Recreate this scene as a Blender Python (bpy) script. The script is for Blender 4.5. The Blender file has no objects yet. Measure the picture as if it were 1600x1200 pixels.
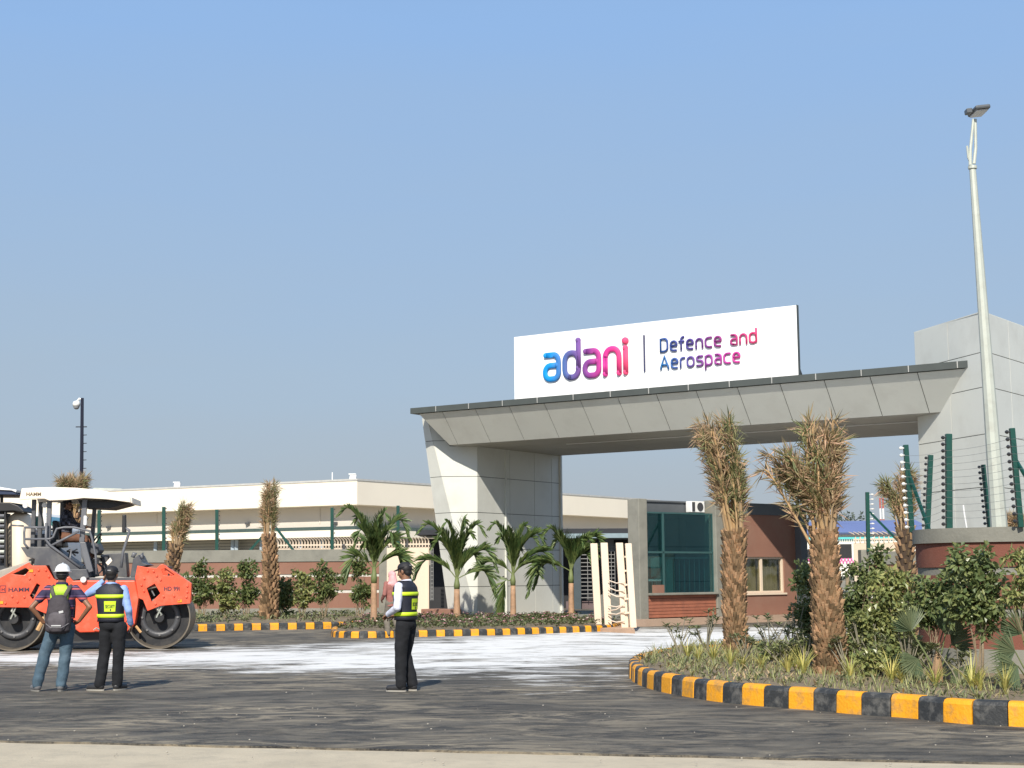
import bpy, bmesh, math, random
import numpy as np
from mathutils import Vector, Matrix, Euler, noise
SC = bpy.context.scene
COL = SC.collection
PI = math.pi
RNG = random.Random(7)
# ------------------------------------------------------------------ camera
FPX = 2350.0
EYE = 1.6
PITCH = math.atan(298 / FPX)
ROLL = math.radians(-0.4)
cam = bpy.data.objects.new('camera', bpy.data.cameras.new('camera'))
COL.objects.link(cam)
cam.data.sensor_width = 36.0
cam.data.lens = 36.0 * FPX / 1600.0
cam.data.clip_end = 5000
cam.matrix_world = Matrix.Translation((0, 0, EYE)) @ Matrix.Rotation(PI / 2 + PITCH, 4, 'X') @ Matrix.Rotation(ROLL, 4, 'Z')
SC.camera = cam
# ------------------------------------------------------------------ light
SUNDIR = Vector((0.17, 1.15, -0.93)).normalized()      # the way the light travels
sun_elev = math.asin(-SUNDIR.z)
w = bpy.data.worlds.new('World'); SC.world = w; w.use_nodes = True
nt = w.node_tree; nt.nodes.clear()
sky = nt.nodes.new('ShaderNodeTexSky'); sky.sky_type = 'NISHITA'; sky.sun_disc = False
sky.sun_elevation = sun_elev
sky.sun_rotation = math.atan2(-SUNDIR.x, -SUNDIR.y)
sky.air_density = 1.0; sky.dust_density = 2.0; sky.ozone_density = 1.5; sky.altitude = 50
tcs = nt.nodes.new('ShaderNodeTexCoord'); sps = nt.nodes.new('ShaderNodeSeparateXYZ')
nt.links.new(tcs.outputs['Generated'], sps.inputs[0])
rmp = nt.nodes.new('ShaderNodeValToRGB')
hn = nt.nodes.new('ShaderNodeTexNoise'); hn.inputs['Scale'].default_value = 2.2; hn.inputs['Detail'].default_value = 6; hn.inputs['Roughness'].default_value = 0.55
hm_ = nt.nodes.new('ShaderNodeMapping'); hm_.inputs['Scale'].default_value = (1, 1, 5.5); nt.links.new(tcs.outputs['Generated'], hm_.inputs[0]); nt.links.new(hm_.outputs[0], hn.inputs['Vector'])
hr_ = nt.nodes.new('ShaderNodeMapRange'); hr_.inputs[1].default_value = 0.3; hr_.inputs[2].default_value = 0.7; hr_.inputs[3].default_value = -0.022; hr_.inputs[4].default_value = 0.022
nt.links.new(hn.outputs[0], hr_.inputs[0]); ha_ = nt.nodes.new('ShaderNodeMath'); ha_.operation = 'ADD'; nt.links.new(hr_.outputs[0], ha_.inputs[1]); nt.links.new(sps.outputs['Z'], ha_.inputs[0])
nt.links.new(ha_.outputs[0], rmp.inputs[0])
SKY_RAMP = [(0.0, (3.85, 4.3, 4.9)), (0.06, (3.7, 4.35, 5.15)), (0.14, (3.55, 4.6, 5.9)), (0.22, (3.3, 4.65, 6.55)), (0.36, (2.8, 4.6, 7.6)), (0.55, (2.1, 3.6, 6.2)), (1.0, (1.7, 2.8, 4.7))]
els = rmp.color_ramp.elements
SCL = 10.0
for i, (p, c) in enumerate(SKY_RAMP):
    e = els[i] if i < 2 else els.new(p)
    e.position = p
for e, (p, c) in zip(els, SKY_RAMP): e.color = (c[0] / SCL, c[1] / SCL, c[2] / SCL, 1)
mul = nt.nodes.new('ShaderNodeMix'); mul.data_type = 'RGBA'; mul.blend_type = 'MULTIPLY'; mul.inputs[0].default_value = 1
nt.links.new(rmp.outputs[0], mul.inputs[6]); mul.inputs[7].default_value = (SCL, SCL, SCL, 1)
mul.clamp_result = False
mxs = nt.nodes.new('ShaderNodeMix'); mxs.data_type = 'RGBA'; mxs.inputs[0].default_value = 0.85
mxs.clamp_result = False
nt.links.new(sky.outputs[0], mxs.inputs[6]); nt.links.new(mul.outputs[2], mxs.inputs[7])
bg = nt.nodes.new('ShaderNodeBackground'); bg.inputs[1].default_value = 0.1
out = nt.nodes.new('ShaderNodeOutputWorld')
nt.links.new(mxs.outputs[2], bg.inputs[0]); nt.links.new(bg.outputs[0], out.inputs[0])
sl = bpy.data.lights.new('sun', 'SUN'); sl.energy = 4.9; sl.angle = math.radians(0.7); sl.color = (1.0, 0.93, 0.82)
so = bpy.data.objects.new('sun', sl); COL.objects.link(so)
so.rotation_euler = SUNDIR.to_track_quat('-Z', 'Y').to_euler(); so.location = (-5, -30, 40)
SC.view_settings.view_transform = 'Standard'; SC.view_settings.look = 'None'
SC.view_settings.exposure = 0.17; SC.view_settings.gamma = 1; SC.view_settings.use_curve_mapping = False
SC.cycles.max_bounces = 6; SC.cycles.transparent_max_bounces = 8
# ------------------------------------------------------------------ surveying helpers: sight lines from the eye point to known planes
def ray(px, py):
    x = (px - 800) / FPX; y = -(py - 600) / FPX
    c, s = math.cos(ROLL), math.sin(ROLL)
    xr, yr = x * c - y * s, x * s + y * c
    cp, sp = math.cos(PITCH), math.sin(PITCH)
    return Vector((xr, cp - yr * sp, sp + yr * cp))
def G(px, py, z=0.0):
    d = ray(px, py); return d * ((z - EYE) / d.z) + Vector((0, 0, EYE))
def D(px, py, dist):
    d = ray(px, py); return d * (dist / d.y) + Vector((0, 0, EYE))
def W(px, py, P, Q):
    """point on the vertical plane through ground points P, Q"""
    n = Vector((Q[1] - P[1], -(Q[0] - P[0]), 0)); d = ray(px, py)
    t = (Vector((P[0], P[1], 0)).dot(n)) / d.dot(n)
    return d * t + Vector((0, 0, EYE))
# ------------------------------------------------------------------ materials
MATS = {}
def mat(name, col, rough=0.6, var=0.12, nscale=3.0, bump=0.0, bscale=30.0, metal=0.0, island=0.0, transl=0.0, spec=0.5, dirt=None, dscale=1.2, damt=0.4, coat=0.0, hv=0.03):
    if name in MATS: return MATS[name]
    m = bpy.data.materials.new(name); m.use_nodes = True; MATS[name] = m
    t = m.node_tree; b = t.nodes['Principled BSDF']
    b.inputs['Roughness'].default_value = rough; b.inputs['Metallic'].default_value = metal
    b.inputs['Specular IOR Level'].default_value = spec
    b.inputs['Coat Weight'].default_value = coat
    geo = t.nodes.new('ShaderNodeNewGeometry'); tc = t.nodes.new('ShaderNodeTexCoord')
    n = t.nodes.new('ShaderNodeTexNoise'); n.inputs['Scale'].default_value = nscale; n.inputs['Detail'].default_value = 5
    t.links.new(geo.outputs['Position'], n.inputs['Vector'])
    hsv = t.nodes.new('ShaderNodeHueSaturation'); hsv.inputs['Color'].default_value = (*col, 1)
    mr = t.nodes.new('ShaderNodeMapRange'); mr.inputs[1].default_value = 0.25; mr.inputs[2].default_value = 0.75
    mr.inputs[3].default_value = 1 - var; mr.inputs[4].default_value = 1 + var
    t.links.new(n.outputs[0], mr.inputs[0])
    last = mr.outputs[0]
    if island:
        m2 = t.nodes.new('ShaderNodeMapRange'); m2.inputs[3].default_value = 1 - island; m2.inputs[4].default_value = 1 + island
        t.links.new(geo.outputs['Random Per Island'], m2.inputs[0])
        mm = t.nodes.new('ShaderNodeMath'); mm.operation = 'MULTIPLY'
        t.links.new(last, mm.inputs[0]); t.links.new(m2.outputs[0], mm.inputs[1]); last = mm.outputs[0]
        m3 = t.nodes.new('ShaderNodeMapRange'); m3.inputs[3].default_value = 0.5 + hv; m3.inputs[4].default_value = 0.5 - hv
        t.links.new(geo.outputs['Random Per Island'], m3.inputs[0]); t.links.new(m3.outputs[0], hsv.inputs['Hue'])
    t.links.new(last, hsv.inputs['Value'])
    cs = hsv.outputs[0]
    if dirt:
        n2 = t.nodes.new('ShaderNodeTexNoise'); n2.inputs['Scale'].default_value = dscale; n2.inputs['Detail'].default_value = 8; n2.inputs['Roughness'].default_value = 0.65
        t.links.new(geo.outputs['Position'], n2.inputs['Vector'])
        r2 = t.nodes.new('ShaderNodeMapRange'); r2.inputs[1].default_value = 0.48; r2.inputs[2].default_value = 0.68; r2.inputs[3].default_value = 0; r2.inputs[4].default_value = damt
        t.links.new(n2.outputs[0], r2.inputs[0])
        mx = t.nodes.new('ShaderNodeMix'); mx.data_type = 'RGBA'; mx.inputs[7].default_value = (*dirt, 1)
        t.links.new(r2.outputs[0], mx.inputs[0]); t.links.new(cs, mx.inputs[6]); cs = mx.outputs[2]
    t.links.new(cs, b.inputs['Base Color'])
    if bump:
        nb = t.nodes.new('ShaderNodeTexNoise'); nb.inputs['Scale'].default_value = bscale; nb.inputs['Detail'].default_value = 6
        t.links.new(geo.outputs['Position'], nb.inputs['Vector'])
        bp = t.nodes.new('ShaderNodeBump'); bp.inputs['Strength'].default_value = bump; bp.inputs['Distance'].default_value = 0.02
        t.links.new(nb.outputs[0], bp.inputs['Height']); t.links.new(bp.outputs[0], b.inputs['Normal'])
    if transl:
        tr = t.nodes.new('ShaderNodeBsdfTranslucent'); t.links.new(cs, tr.inputs[0])
        ms = t.nodes.new('ShaderNodeMixShader'); ms.inputs[0].default_value = transl
        t.links.new(b.outputs[0], ms.inputs[1]); t.links.new(tr.outputs[0], ms.inputs[2])
        t.links.new(ms.outputs[0], t.nodes['Material Output'].inputs[0])
    return m
# ------------------------------------------------------------------ mesh builder
class MB:
    def __init__(s): s.v = []; s.f = []; s.m = []; s.mi = 0
    def add(s, vs, fs):
        o = len(s.v); s.v += [tuple(v) for v in vs]
        for f in fs: s.f.append(tuple(i + o for i in f)); s.m.append(s.mi)
        return s
    def box(s, c, d, rot=None):
        x, y, z = d[0] / 2, d[1] / 2, d[2] / 2
        vs = [Vector((a * x, b * y, e * z)) for e in (-1, 1) for a, b in ((-1, -1), (1, -1), (1, 1), (-1, 1))]
        if rot is not None: vs = [rot @ v for v in vs]
        c = Vector(c)
        return s.add([v + c for v in vs], [(3, 2, 1, 0), (4, 5, 6, 7), (0, 1, 5, 4), (1, 2, 6, 5), (2, 3, 7, 6), (3, 0, 4, 7)])
    def beam(s, a, b, w, h):
        """box from a to b"""
        a = Vector(a); b = Vector(b); d = b - a; q = d.to_track_quat('X', 'Z').to_matrix()
        return s.box((a + b) / 2, (d.length, w, h), q)
    def poly(s, pts): return s.add(pts, [tuple(range(len(pts)))])
    def slab(s, pts, off):
        """polygon pts thickened by the vector off (pts face away from off)"""
        off = Vector(off); n = len(pts); a = [Vector(p) for p in pts]; b = [p + off for p in a]
        return s.add(a + b, [tuple(range(n)), tuple(reversed(range(n, 2 * n)))] + [((i + 1) % n, i, i + n, (i + 1) % n + n) for i in range(n)])
    def tube(s, pts, r, n=8, cap=True, flat=1.0, up=(0, 0, 1)):
        pts = [Vector(p) for p in pts]; k = len(pts)
        if not hasattr(r, '__len__'): r = [r] * k
        vs = []; up = Vector(up); prev = None
        for i, p in enumerate(pts):
            t = (pts[min(i + 1, k - 1)] - pts[max(i - 1, 0)]).normalized()
            x = t.cross(up if prev is None else prev)
            if x.length < 1e-3: x = t.cross(Vector((1, 0.1, 0)))
            x.normalize(); y = x.cross(t).normalized(); prev = y
            rx, ry = (r[i] if hasattr(r[i], '__len__') else (r[i], r[i] * flat))
            vs += [p + x * (math.cos(2 * PI * j / n) * rx) + y * (math.sin(2 * PI * j / n) * ry) for j in range(n)]
        fs = [(i * n + j, i * n + (j + 1) % n, (i + 1) * n + (j + 1) % n, (i + 1) * n + j) for i in range(k - 1) for j in range(n)]
        if cap: fs += [tuple(reversed(range(n))), tuple(range((k - 1) * n, k * n))]
        return s.add(vs, fs)
    def capsule(s, a, b, ra, rb=None, n=10):
        rb = ra if rb is None else rb; a = Vector(a); b = Vector(b); d = (b - a)
        L = d.length; d = d / max(L, 1e-6)
        pts = []; rs = []
        for k in (-.98, -.75, -.4, 0): pts.append(a + d * ra * k); rs.append(ra * math.sqrt(1 - k * k))
        for k in (0, .4, .75, .98): pts.append(b + d * rb * k); rs.append(rb * math.sqrt(1 - k * k))
        return s.tube(pts, rs, n)
    def ell(s, c, r, rot=None, n=14, m=9):
        c = Vector(c); vs = [Vector((0, 0, -r[2]))]; 
        for i in range(1, m):
            a = -PI / 2 + PI * i / m
            vs += [Vector((math.cos(a) * math.cos(2 * PI * j / n) * r[0], math.cos(a) * math.sin(2 * PI * j / n) * r[1], math.sin(a) * r[2])) for j in range(n)]
        vs.append(Vector((0, 0, r[2])))
        fs = [(0, 1 + (j + 1) % n, 1 + j) for j in range(n)]
        for i in range(m - 2):
            for j in range(n): fs.append((1 + i * n + j, 1 + i * n + (j + 1) % n, 1 + (i + 1) * n + (j + 1) % n, 1 + (i + 1) * n + j))
        L = len(vs) - 1; o = 1 + (m - 2) * n
        fs += [(o + j, o + (j + 1) % n, L) for j in range(n)]
        if rot is not None: vs = [rot @ v for v in vs]
        return s.add([v + c for v in vs], fs)
    def cyl(s, a, b, r, n=24, r2=None): return s.tube([a, b], [r, r if r2 is None else r2], n)
    def loft(s, rings, cap=True):
        n = len(rings[0]); vs = [p for r in rings for p in r]
        fs = [(i * n + j, i * n + (j + 1) % n, (i + 1) * n + (j + 1) % n, (i + 1) * n + j) for i in range(len(rings) - 1) for j in range(n)]
        if cap: fs += [tuple(reversed(range(n))), tuple(range((len(rings) - 1) * n, len(rings) * n))]
        return s.add(vs, fs)
    def build(s, name, m, parent=None, world=False, smooth=False, kind=None, bevel=0.0):
        me = bpy.data.meshes.new(name)
        off = wloc(parent) if (world and parent is not None) else Vector((0, 0, 0))
        me.from_pydata([tuple(Vector(v) - off) for v in s.v] if off.length else s.v, [], s.f)
        for x in (m if isinstance(m, (list, tuple)) else [m]): me.materials.append(x)
        if s.m and max(s.m): me.polygons.foreach_set('material_index', s.m)
        if smooth: me.polygons.foreach_set('use_smooth', [True] * len(me.polygons))
        me.update()
        o = bpy.data.objects.new(name, me); COL.objects.link(o); o.parent = parent
        if bevel:
            md = o.modifiers.new('bevel', 'BEVEL'); md.width = bevel; md.segments = 2; md.limit_method = 'ANGLE'
        if kind: o['kind'] = kind
        return o
def wloc(o):
    v = Vector((0, 0, 0))
    while o is not None: v += Vector(o.location); o = o.parent
    return v
def tag(o, label=None, cat=None, group=None, kind=None):
    if label: o['label'] = label
    if cat: o['category'] = cat
    if group: o['group'] = group
    if kind: o['kind'] = kind
    return o
def thing(name, label, cat, loc=(0, 0, 0), rz=0, group=None, scale=None):
    o = bpy.data.objects.new(name, None); COL.objects.link(o); o.location = loc; o.rotation_euler = (0, 0, rz)
    o.empty_display_size = 0.1
    if scale: o.scale = scale
    return tag(o, label, cat, group)
def inst(me, name, parent, loc, rot=(0, 0, 0), scale=(1, 1, 1)):
    o = bpy.data.objects.new(name, me); COL.objects.link(o); o.parent = parent
    o.location = loc; o.rotation_euler = rot; o.scale = scale
    return o
def copy_tree(o, parent=None):
    c = o.copy(); COL.objects.link(c); c.parent = parent
    for ch in o.children: copy_tree(ch, c)
    return c
def clip(poly, a, b, c):
    """keep the part of a 2D polygon with a*x+b*y<=c"""
    r = []; n = len(poly)
    for i in range(n):
        p, q = poly[i], poly[(i + 1) % n]; dp = a * p[0] + b * p[1] - c; dq = a * q[0] + b * q[1] - c
        if dp <= 0: r.append(p)
        if dp * dq < 0:
            t = dp / (dp - dq); r.append((p[0] + (q[0] - p[0]) * t, p[1] + (q[1] - p[1]) * t))
    return r
def area2(p): return sum(p[i][0] * p[(i + 1) % len(p)][1] - p[(i + 1) % len(p)][0] * p[i][1] for i in range(len(p))) / 2
def panels(poly, U, V, us, vs, name, m, parent, gap=0.012, thick=0.02, O=None, world=True):
    """cladding: cut the planar polygon at the given u and v values into separate proud pieces"""
    O = Vector(O) if O is not None else Vector(poly[0]); U = Vector(U).normalized(); V = (Vector(V) - U * U.dot(Vector(V))).normalized(); N = U.cross(V)
    p2 = [((Vector(p) - O).dot(U), (Vector(p) - O).dot(V)) for p in poly]
    if area2(p2) < 0: p2.reverse()
    u0 = min(p[0] for p in p2); u1 = max(p[0] for p in p2); v0 = min(p[1] for p in p2); v1 = max(p[1] for p in p2)
    us = [u0 - 1] + sorted(u for u in us if u0 < u < u1) + [u1 + 1]; vs = [v0 - 1] + sorted(v for v in vs if v0 < v < v1) + [v1 + 1]
    g = gap / 2; res = []
    for i in range(len(us) - 1):
        for j in range(len(vs) - 1):
            q = clip(p2, 1, 0, us[i + 1] - g); q = clip(q, -1, 0, -us[i] - g) if q else q
            q = clip(q, 0, 1, vs[j + 1] - g) if q else q; q = clip(q, 0, -1, -vs[j] - g) if q else q
            if len(q) < 3 or abs(area2(q)) < 0.01: continue
            mb = MB(); mb.slab([O + U * a + V * b + N * thick for a, b in q], -N * thick)
            res.append(mb.build(name, m, parent, world=world))
    return res
def plate(outer, holes, y0, y1, mb, f=lambda x, z, y: (x, y, z)):
    """flat plate in x,z with holes, from depth y0 to y1"""
    bm = bmesh.new()
    def loop(pts):
        vs = [bm.verts.new((p[0], p[1], 0)) for p in pts]
        for i in range(len(vs)): bm.edges.new((vs[i], vs[(i + 1) % len(vs)]))
    loop(outer)
    for h in holes: loop(h)
    bmesh.ops.triangle_fill(bm, edges=bm.edges[:], use_beauty=True, use_dissolve=False)
    bm.verts.index_update()
    pts = [(v.co.x, v.co.y) for v in bm.verts]; n = len(pts)
    vs = [f(x, z, y0) for x, z in pts] + [f(x, z, y1) for x, z in pts]; fs = []
    for fc in bm.faces:
        ix = [v.index for v in fc.verts]; 
        if fc.normal.z < 0: ix.reverse()
        fs.append(tuple(ix)); fs.append(tuple(i + n for i in reversed(ix)))
    for e in bm.edges:
        if len(e.link_faces) == 1:
            a, b = e.verts[0].index, e.verts[1].index; fs.append((a, b, b + n, a + n))
    bm.free()
    return mb.add(vs, fs)
def text_mesh(txt, size, depth=0.01, offset=0.0, align='LEFT', bevel=0.0, shear=0.0):
    cu = bpy.data.curves.new('text', 'FONT'); cu.body = txt; cu.size = size; cu.extrude = depth; cu.offset = offset
    cu.align_x = align; cu.resolution_u = 4; cu.bevel_depth = bevel; cu.shear = shear
    return baked(bpy.data.objects.new('text', cu))
def text_on(name, me, m, parent, O, U, V, world=True):
    """set a text mesh on the plane O,U,V"""
    U = Vector(U).normalized(); V = Vector(V).normalized(); N = U.cross(V)
    off = wloc(parent) if world and parent is not None else Vector((0, 0, 0))
    M = Matrix((( U.x, V.x, N.x, O[0] - off.x), (U.y, V.y, N.y, O[1] - off.y), (U.z, V.z, N.z, O[2] - off.z), (0, 0, 0, 1)))
    me.transform(M); me.materials.clear(); me.materials.append(m)
    o = bpy.data.objects.new(name, me); COL.objects.link(o); o.parent = parent; return o
WORK = bpy.data.scenes.new('workshop')
def baked(o):
    """evaluate one object on its own in a scratch scene"""
    WORK.collection.objects.link(o)
    with bpy.context.temp_override(scene=WORK, view_layer=WORK.view_layers[0]):
        dg = bpy.context.evaluated_depsgraph_get()
    me = bpy.data.meshes.new_from_object(o.evaluated_get(dg)); bpy.data.objects.remove(o); return me
# ------------------------------------------------------------------ palette
M_alu = mat('cladding_grey', (0.68, 0.69, 0.635), 0.42, 0.03, 0.6, dirt=(0.42, 0.40, 0.35), dscale=0.9, damt=0.22, spec=0.4)
M_joint = mat('joint_dark', (0.16, 0.16, 0.15), 0.8, 0.05)
M_lip = mat('lip_dark_grey', (0.07, 0.08, 0.075), 0.5, 0.1)
M_white = mat('white_paint', (0.82, 0.82, 0.80), 0.5, 0.02)
M_sign = mat('sign_white', (0.93, 0.93, 0.92), 0.35, 0.008)
M_cream = mat('cream_paint', (0.74, 0.61, 0.47), 0.6, 0.03, 0.5, dirt=(0.55, 0.47, 0.36), dscale=0.5, damt=0.15)
M_creamb = mat('cream_building', (0.88, 0.80, 0.66), 0.7, 0.02, 0.3, dirt=(0.6, 0.52, 0.42), dscale=0.25, damt=0.12)
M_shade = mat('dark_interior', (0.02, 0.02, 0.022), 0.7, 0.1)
M_conc = mat('concrete_grey', (0.24, 0.235, 0.20), 0.85, 0.12, 2.0, 0.3, 25, dirt=(0.14, 0.14, 0.12), dscale=1.5, damt=0.5)
M_brick = mat('red_plaster', (0.26, 0.13, 0.09), 0.85, 0.07, 1.5, 0.25, 40, dirt=(0.29, 0.18, 0.13), dscale=1.1, damt=0.4)
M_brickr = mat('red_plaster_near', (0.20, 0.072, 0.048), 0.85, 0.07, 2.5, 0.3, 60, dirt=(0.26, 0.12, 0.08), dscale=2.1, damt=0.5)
M_black = mat('black_paint', (0.02, 0.02, 0.022), 0.5, 0.15, 5)
M_dark = mat('dark_grey_steel', (0.06, 0.062, 0.068), 0.45, 0.2, 6)
M_green = mat('green_post_paint', (0.005, 0.060, 0.046), 0.4, 0.1, 8)
M_galv = mat('galvanised', (0.50, 0.53, 0.47), 0.45, 0.06, 4, metal=0.1, dirt=(0.36, 0.35, 0.30), dscale=6, damt=0.4)
# ================================================================== GROUND
def ground_sheet():
    mb = MB(); mb.poly([(-900, -200, -0.04), (900, -200, -0.04), (900, 1500, -0.04), (-900, 1500, -0.04)])
    return mb.build('ground', mat('dry_ground', (0.30, 0.26, 0.19), 0.95, 0.2, 0.3, 0.2, 4, dirt=(0.13, 0.14, 0.07), dscale=0.05, damt=0.8), kind='structure')
ground_sheet()
ea, eb = G(0, 1157), G(1600, 1192); ed = (eb - ea).normalized(); en = Vector((ed.y, -ed.x, 0))
def edge_noise(t): return 0.05 * noise.noise(Vector((t * 1.5, 0, 0))) + 0.03 * noise.noise(Vector((t * 8, 3, 0)))
n_ = 400
edge = []
for i in range(n_ + 1):
    t = -30 + 60 * i / n_; p = ea + ed * t + en * edge_noise(t); edge.append(p)
mb = MB(); a_ = ea - ed * 30; b_ = ea + ed * 30
mb.poly([(*(a_ + en * 14).to_2d(), -0.02), (*(b_ + en * 14).to_2d(), -0.02), (*(b_ - en * .6).to_2d(), -0.02), (*(a_ - en * .6).to_2d(), -0.02)])
M_fore = mat('dusty_concrete', (0.49, 0.42, 0.305), 0.95, 0.10, 1.4, 0.35, 30, dirt=(0.33, 0.29, 0.22), dscale=3.0, damt=0.5)
mb.build('concrete_strip', M_fore, kind='structure')
# asphalt sheet with the measured outline of the spilled white powder
pw = [G(*p).to_2d() for p in [(-300, 1044), (0, 1046), (300, 1050), (500, 1056), (660, 1060), (900, 1072), (985, 1064), (1060, 1032), (1320, 1028), (1400, 976), (960, 980), (700, 990), (590, 1000), (400, 1009), (200, 1015), (-300, 1018)]]
PWX = np.array([p.x for p in pw]); PWY = np.array([p.y for p in pw])
def sdf(X, Y):
    n = len(PWX); d = np.full(X.shape, 1e9); ins = np.zeros(X.shape, bool)
    for i in range(n):
        x0, y0, x1, y1 = PWX[i], PWY[i], PWX[(i + 1) % n], PWY[(i + 1) % n]
        ex, ey = x1 - x0, y1 - y0; t = np.clip(((X - x0) * ex + (Y - y0) * ey) / (ex * ex + ey * ey), 0, 1)
        d = np.minimum(d, np.hypot(X - x0 - t * ex, Y - y0 - t * ey))
        c = ((y0 > Y) != (y1 > Y)) & (X < ex * (Y - y0) / (ey if abs(ey) > 1e-9 else 1e-9) + x0); ins ^= c
    return np.where(ins, d, -d)
rows = []
NX = 260
for k in range(290):
    rows.append(k)
vs = []; fs = []
X0, X1 = -26, 26
ys = [0.0] + [0.02 + 0.0 * i for i in range(0)]
steps = np.concatenate([np.linspace(0, 30, 150), np.linspace(30.4, 62, 80)])
for j, s_ in enumerate(steps):
    for i in range(NX + 1):
        t = (X0 + 5.12) + (X1 - X0) * i / NX
        p = ea + ed * t - en * (s_) + (en * edge_noise(t) if j == 0 else Vector())
        vs.append((p.x, p.y, 0.0))
for j in range(len(steps) - 1):
    for i in range(NX):
        a = j * (NX + 1) + i; fs.append((a, a + 1, a + NX + 2, a + NX + 1))
nrow = len(vs)
for i in range(NX + 1): vs.append((vs[i][0], vs[i][1], -0.02))      # the edge of the fresh layer
for i in range(NX): fs.append((nrow + i, nrow + i + 1, i + 1, i))
me = bpy.data.meshes.new('asphalt_road'); me.from_pydata(vs, [], fs)
va = np.array(vs); s = sdf(va[:, 0], va[:, 1])
at = me.attributes.new('powder', 'FLOAT', 'POINT'); at.data.foreach_set('value', s.astype(np.float32))
m = bpy.data.materials.new('fresh_asphalt'); m.use_nodes = True; t = m.node_tree; b = t.nodes['Principled BSDF']
geo = t.nodes.new('ShaderNodeNewGeometry')
def mapn(rot, sc):
    mp = t.nodes.new('ShaderNodeMapping'); mp.inputs['Rotation'].default_value = (0, 0, rot); mp.inputs['Scale'].default_value = sc
    t.links.new(geo.outputs['Position'], mp.inputs[0]); return mp.outputs[0]
def nz(vec, scale, det=6, rough=0.6, dist=0.0):
    n = t.nodes.new('ShaderNodeTexNoise'); n.inputs['Scale'].default_value = scale; n.inputs['Detail'].default_value = det; n.inputs['Roughness'].default_value = rough
    n.inputs['Distortion'].default_value = dist; t.links.new(vec, n.inputs['Vector']); return n.outputs[0]
def rng(x, a, b, c, d):
    r = t.nodes.new('ShaderNodeMapRange'); r.inputs[1].default_value = a; r.inputs[2].default_value = b; r.inputs[3].default_value = c; r.inputs[4].default_value = d
    t.links.new(x, r.inputs[0]); return r.outputs[0]
def mix(f, a, b):
    x = t.nodes.new('ShaderNodeMix'); x.data_type = 'RGBA'
    t.links.new(f, x.inputs[0])
    for s_, v in ((6, a), (7, b)):
        if isinstance(v, tuple): x.inputs[s_].default_value = (*v, 1)
        else: t.links.new(v, x.inputs[s_])
    return x.outputs[2]
def mth(op, a, b=None):
    x = t.nodes.new('ShaderNodeMath'); x.operation = op; t.links.new(a, x.inputs[0])
    if b is not None:
        if isinstance(b, (int, float)): x.inputs[1].default_value = b
        else: t.links.new(b, x.inputs[1])
    return x.outputs[0]
st = mapn(0.25, (0.75, 1.35, 1)); st2 = mapn(-0.22, (0.62, 1.5, 1))
nA = nz(st, 0.9, 14, 0.74, 1.6); nB = nz(st2, 1.1, 14, 0.76, 2.0); nC = nz(geo.outputs['Position'], 45, 4, 0.7)
c = mix(rng(nA, 0.42, 0.60, 0, 1.0), (0.016, 0.016, 0.017), (0.105, 0.095, 0.078))
nP = nz(geo.outputs['Position'], 0.22, 5, 0.6, 0.4); c = mix(mth('MULTIPLY', rng(nB, 0.46, 0.58, 0, 1.0), rng(nP, 0.38, 0.60, 0.10, 0.95)), c, (0.34, 0.285, 0.20))
c = mix(rng(nC, 0.38, 0.7, 0.0, 0.5), c, (0.16, 0.148, 0.125))
at = t.nodes.new('ShaderNodeAttribute'); at.attribute_name = 'powder'
wA = nz(mapn(0.20, (0.65, 1.4, 1)), 0.8, 14, 0.74, 1.6); wB = nz(mapn(-0.35, (0.5, 1.5, 1)), 0.7, 14, 0.75, 2.0)
e_ = mth('ADD', rng(at.outputs['Fac'], -2.4, 3.4, -0.62, 0.36), mth('MULTIPLY', mth('ADD', wA, -0.5), 1.9))
wC = nz(geo.outputs['Position'], 0.35, 8, 0.62, 1.5); e_ = mth('ADD', e_, mth('MULTIPLY', mth('ADD', wB, -0.5), 1.9)); e_ = mth('ADD', e_, mth('MULTIPLY', mth('ADD', wC, -0.5), 1.3))
c = mix(rng(e_, -0.10, 0.36, 0, 0.92), c, (0.80, 0.79, 0.76))
t.links.new(c, b.inputs['Base Color']); b.inputs['Roughness'].default_value = 0.82; b.inputs['Specular IOR Level'].default_value = 0.3
bp = t.nodes.new('ShaderNodeBump'); bp.inputs['Strength'].default_value = 0.5; bp.inputs['Distance'].default_value = 0.01
t.links.new(nC, bp.inputs['Height']); t.links.new(bp.outputs[0], b.inputs['Normal'])
me.materials.append(m); o = bpy.data.objects.new('asphalt_road', me); COL.objects.link(o); o['kind'] = 'structure'
# small pebbles and crumbs on the road
mb = MB(); r = random.Random(3)
for i in range(110):
    px = r.uniform(-20, 1620); py = 1068 + (r.random() ** 0.8) * 130; p = G(px, py); q = r.uniform(0.004, 0.013)
    mb.ell((p.x, p.y, q * 0.4), (q, q * r.uniform(.6, 1), q * .6), n=5, m=4)
mb.build('road_crumbs', mat('crumbs', (0.35, 0.32, 0.27), 0.9, 0.4, 3), kind='stuff')
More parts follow.
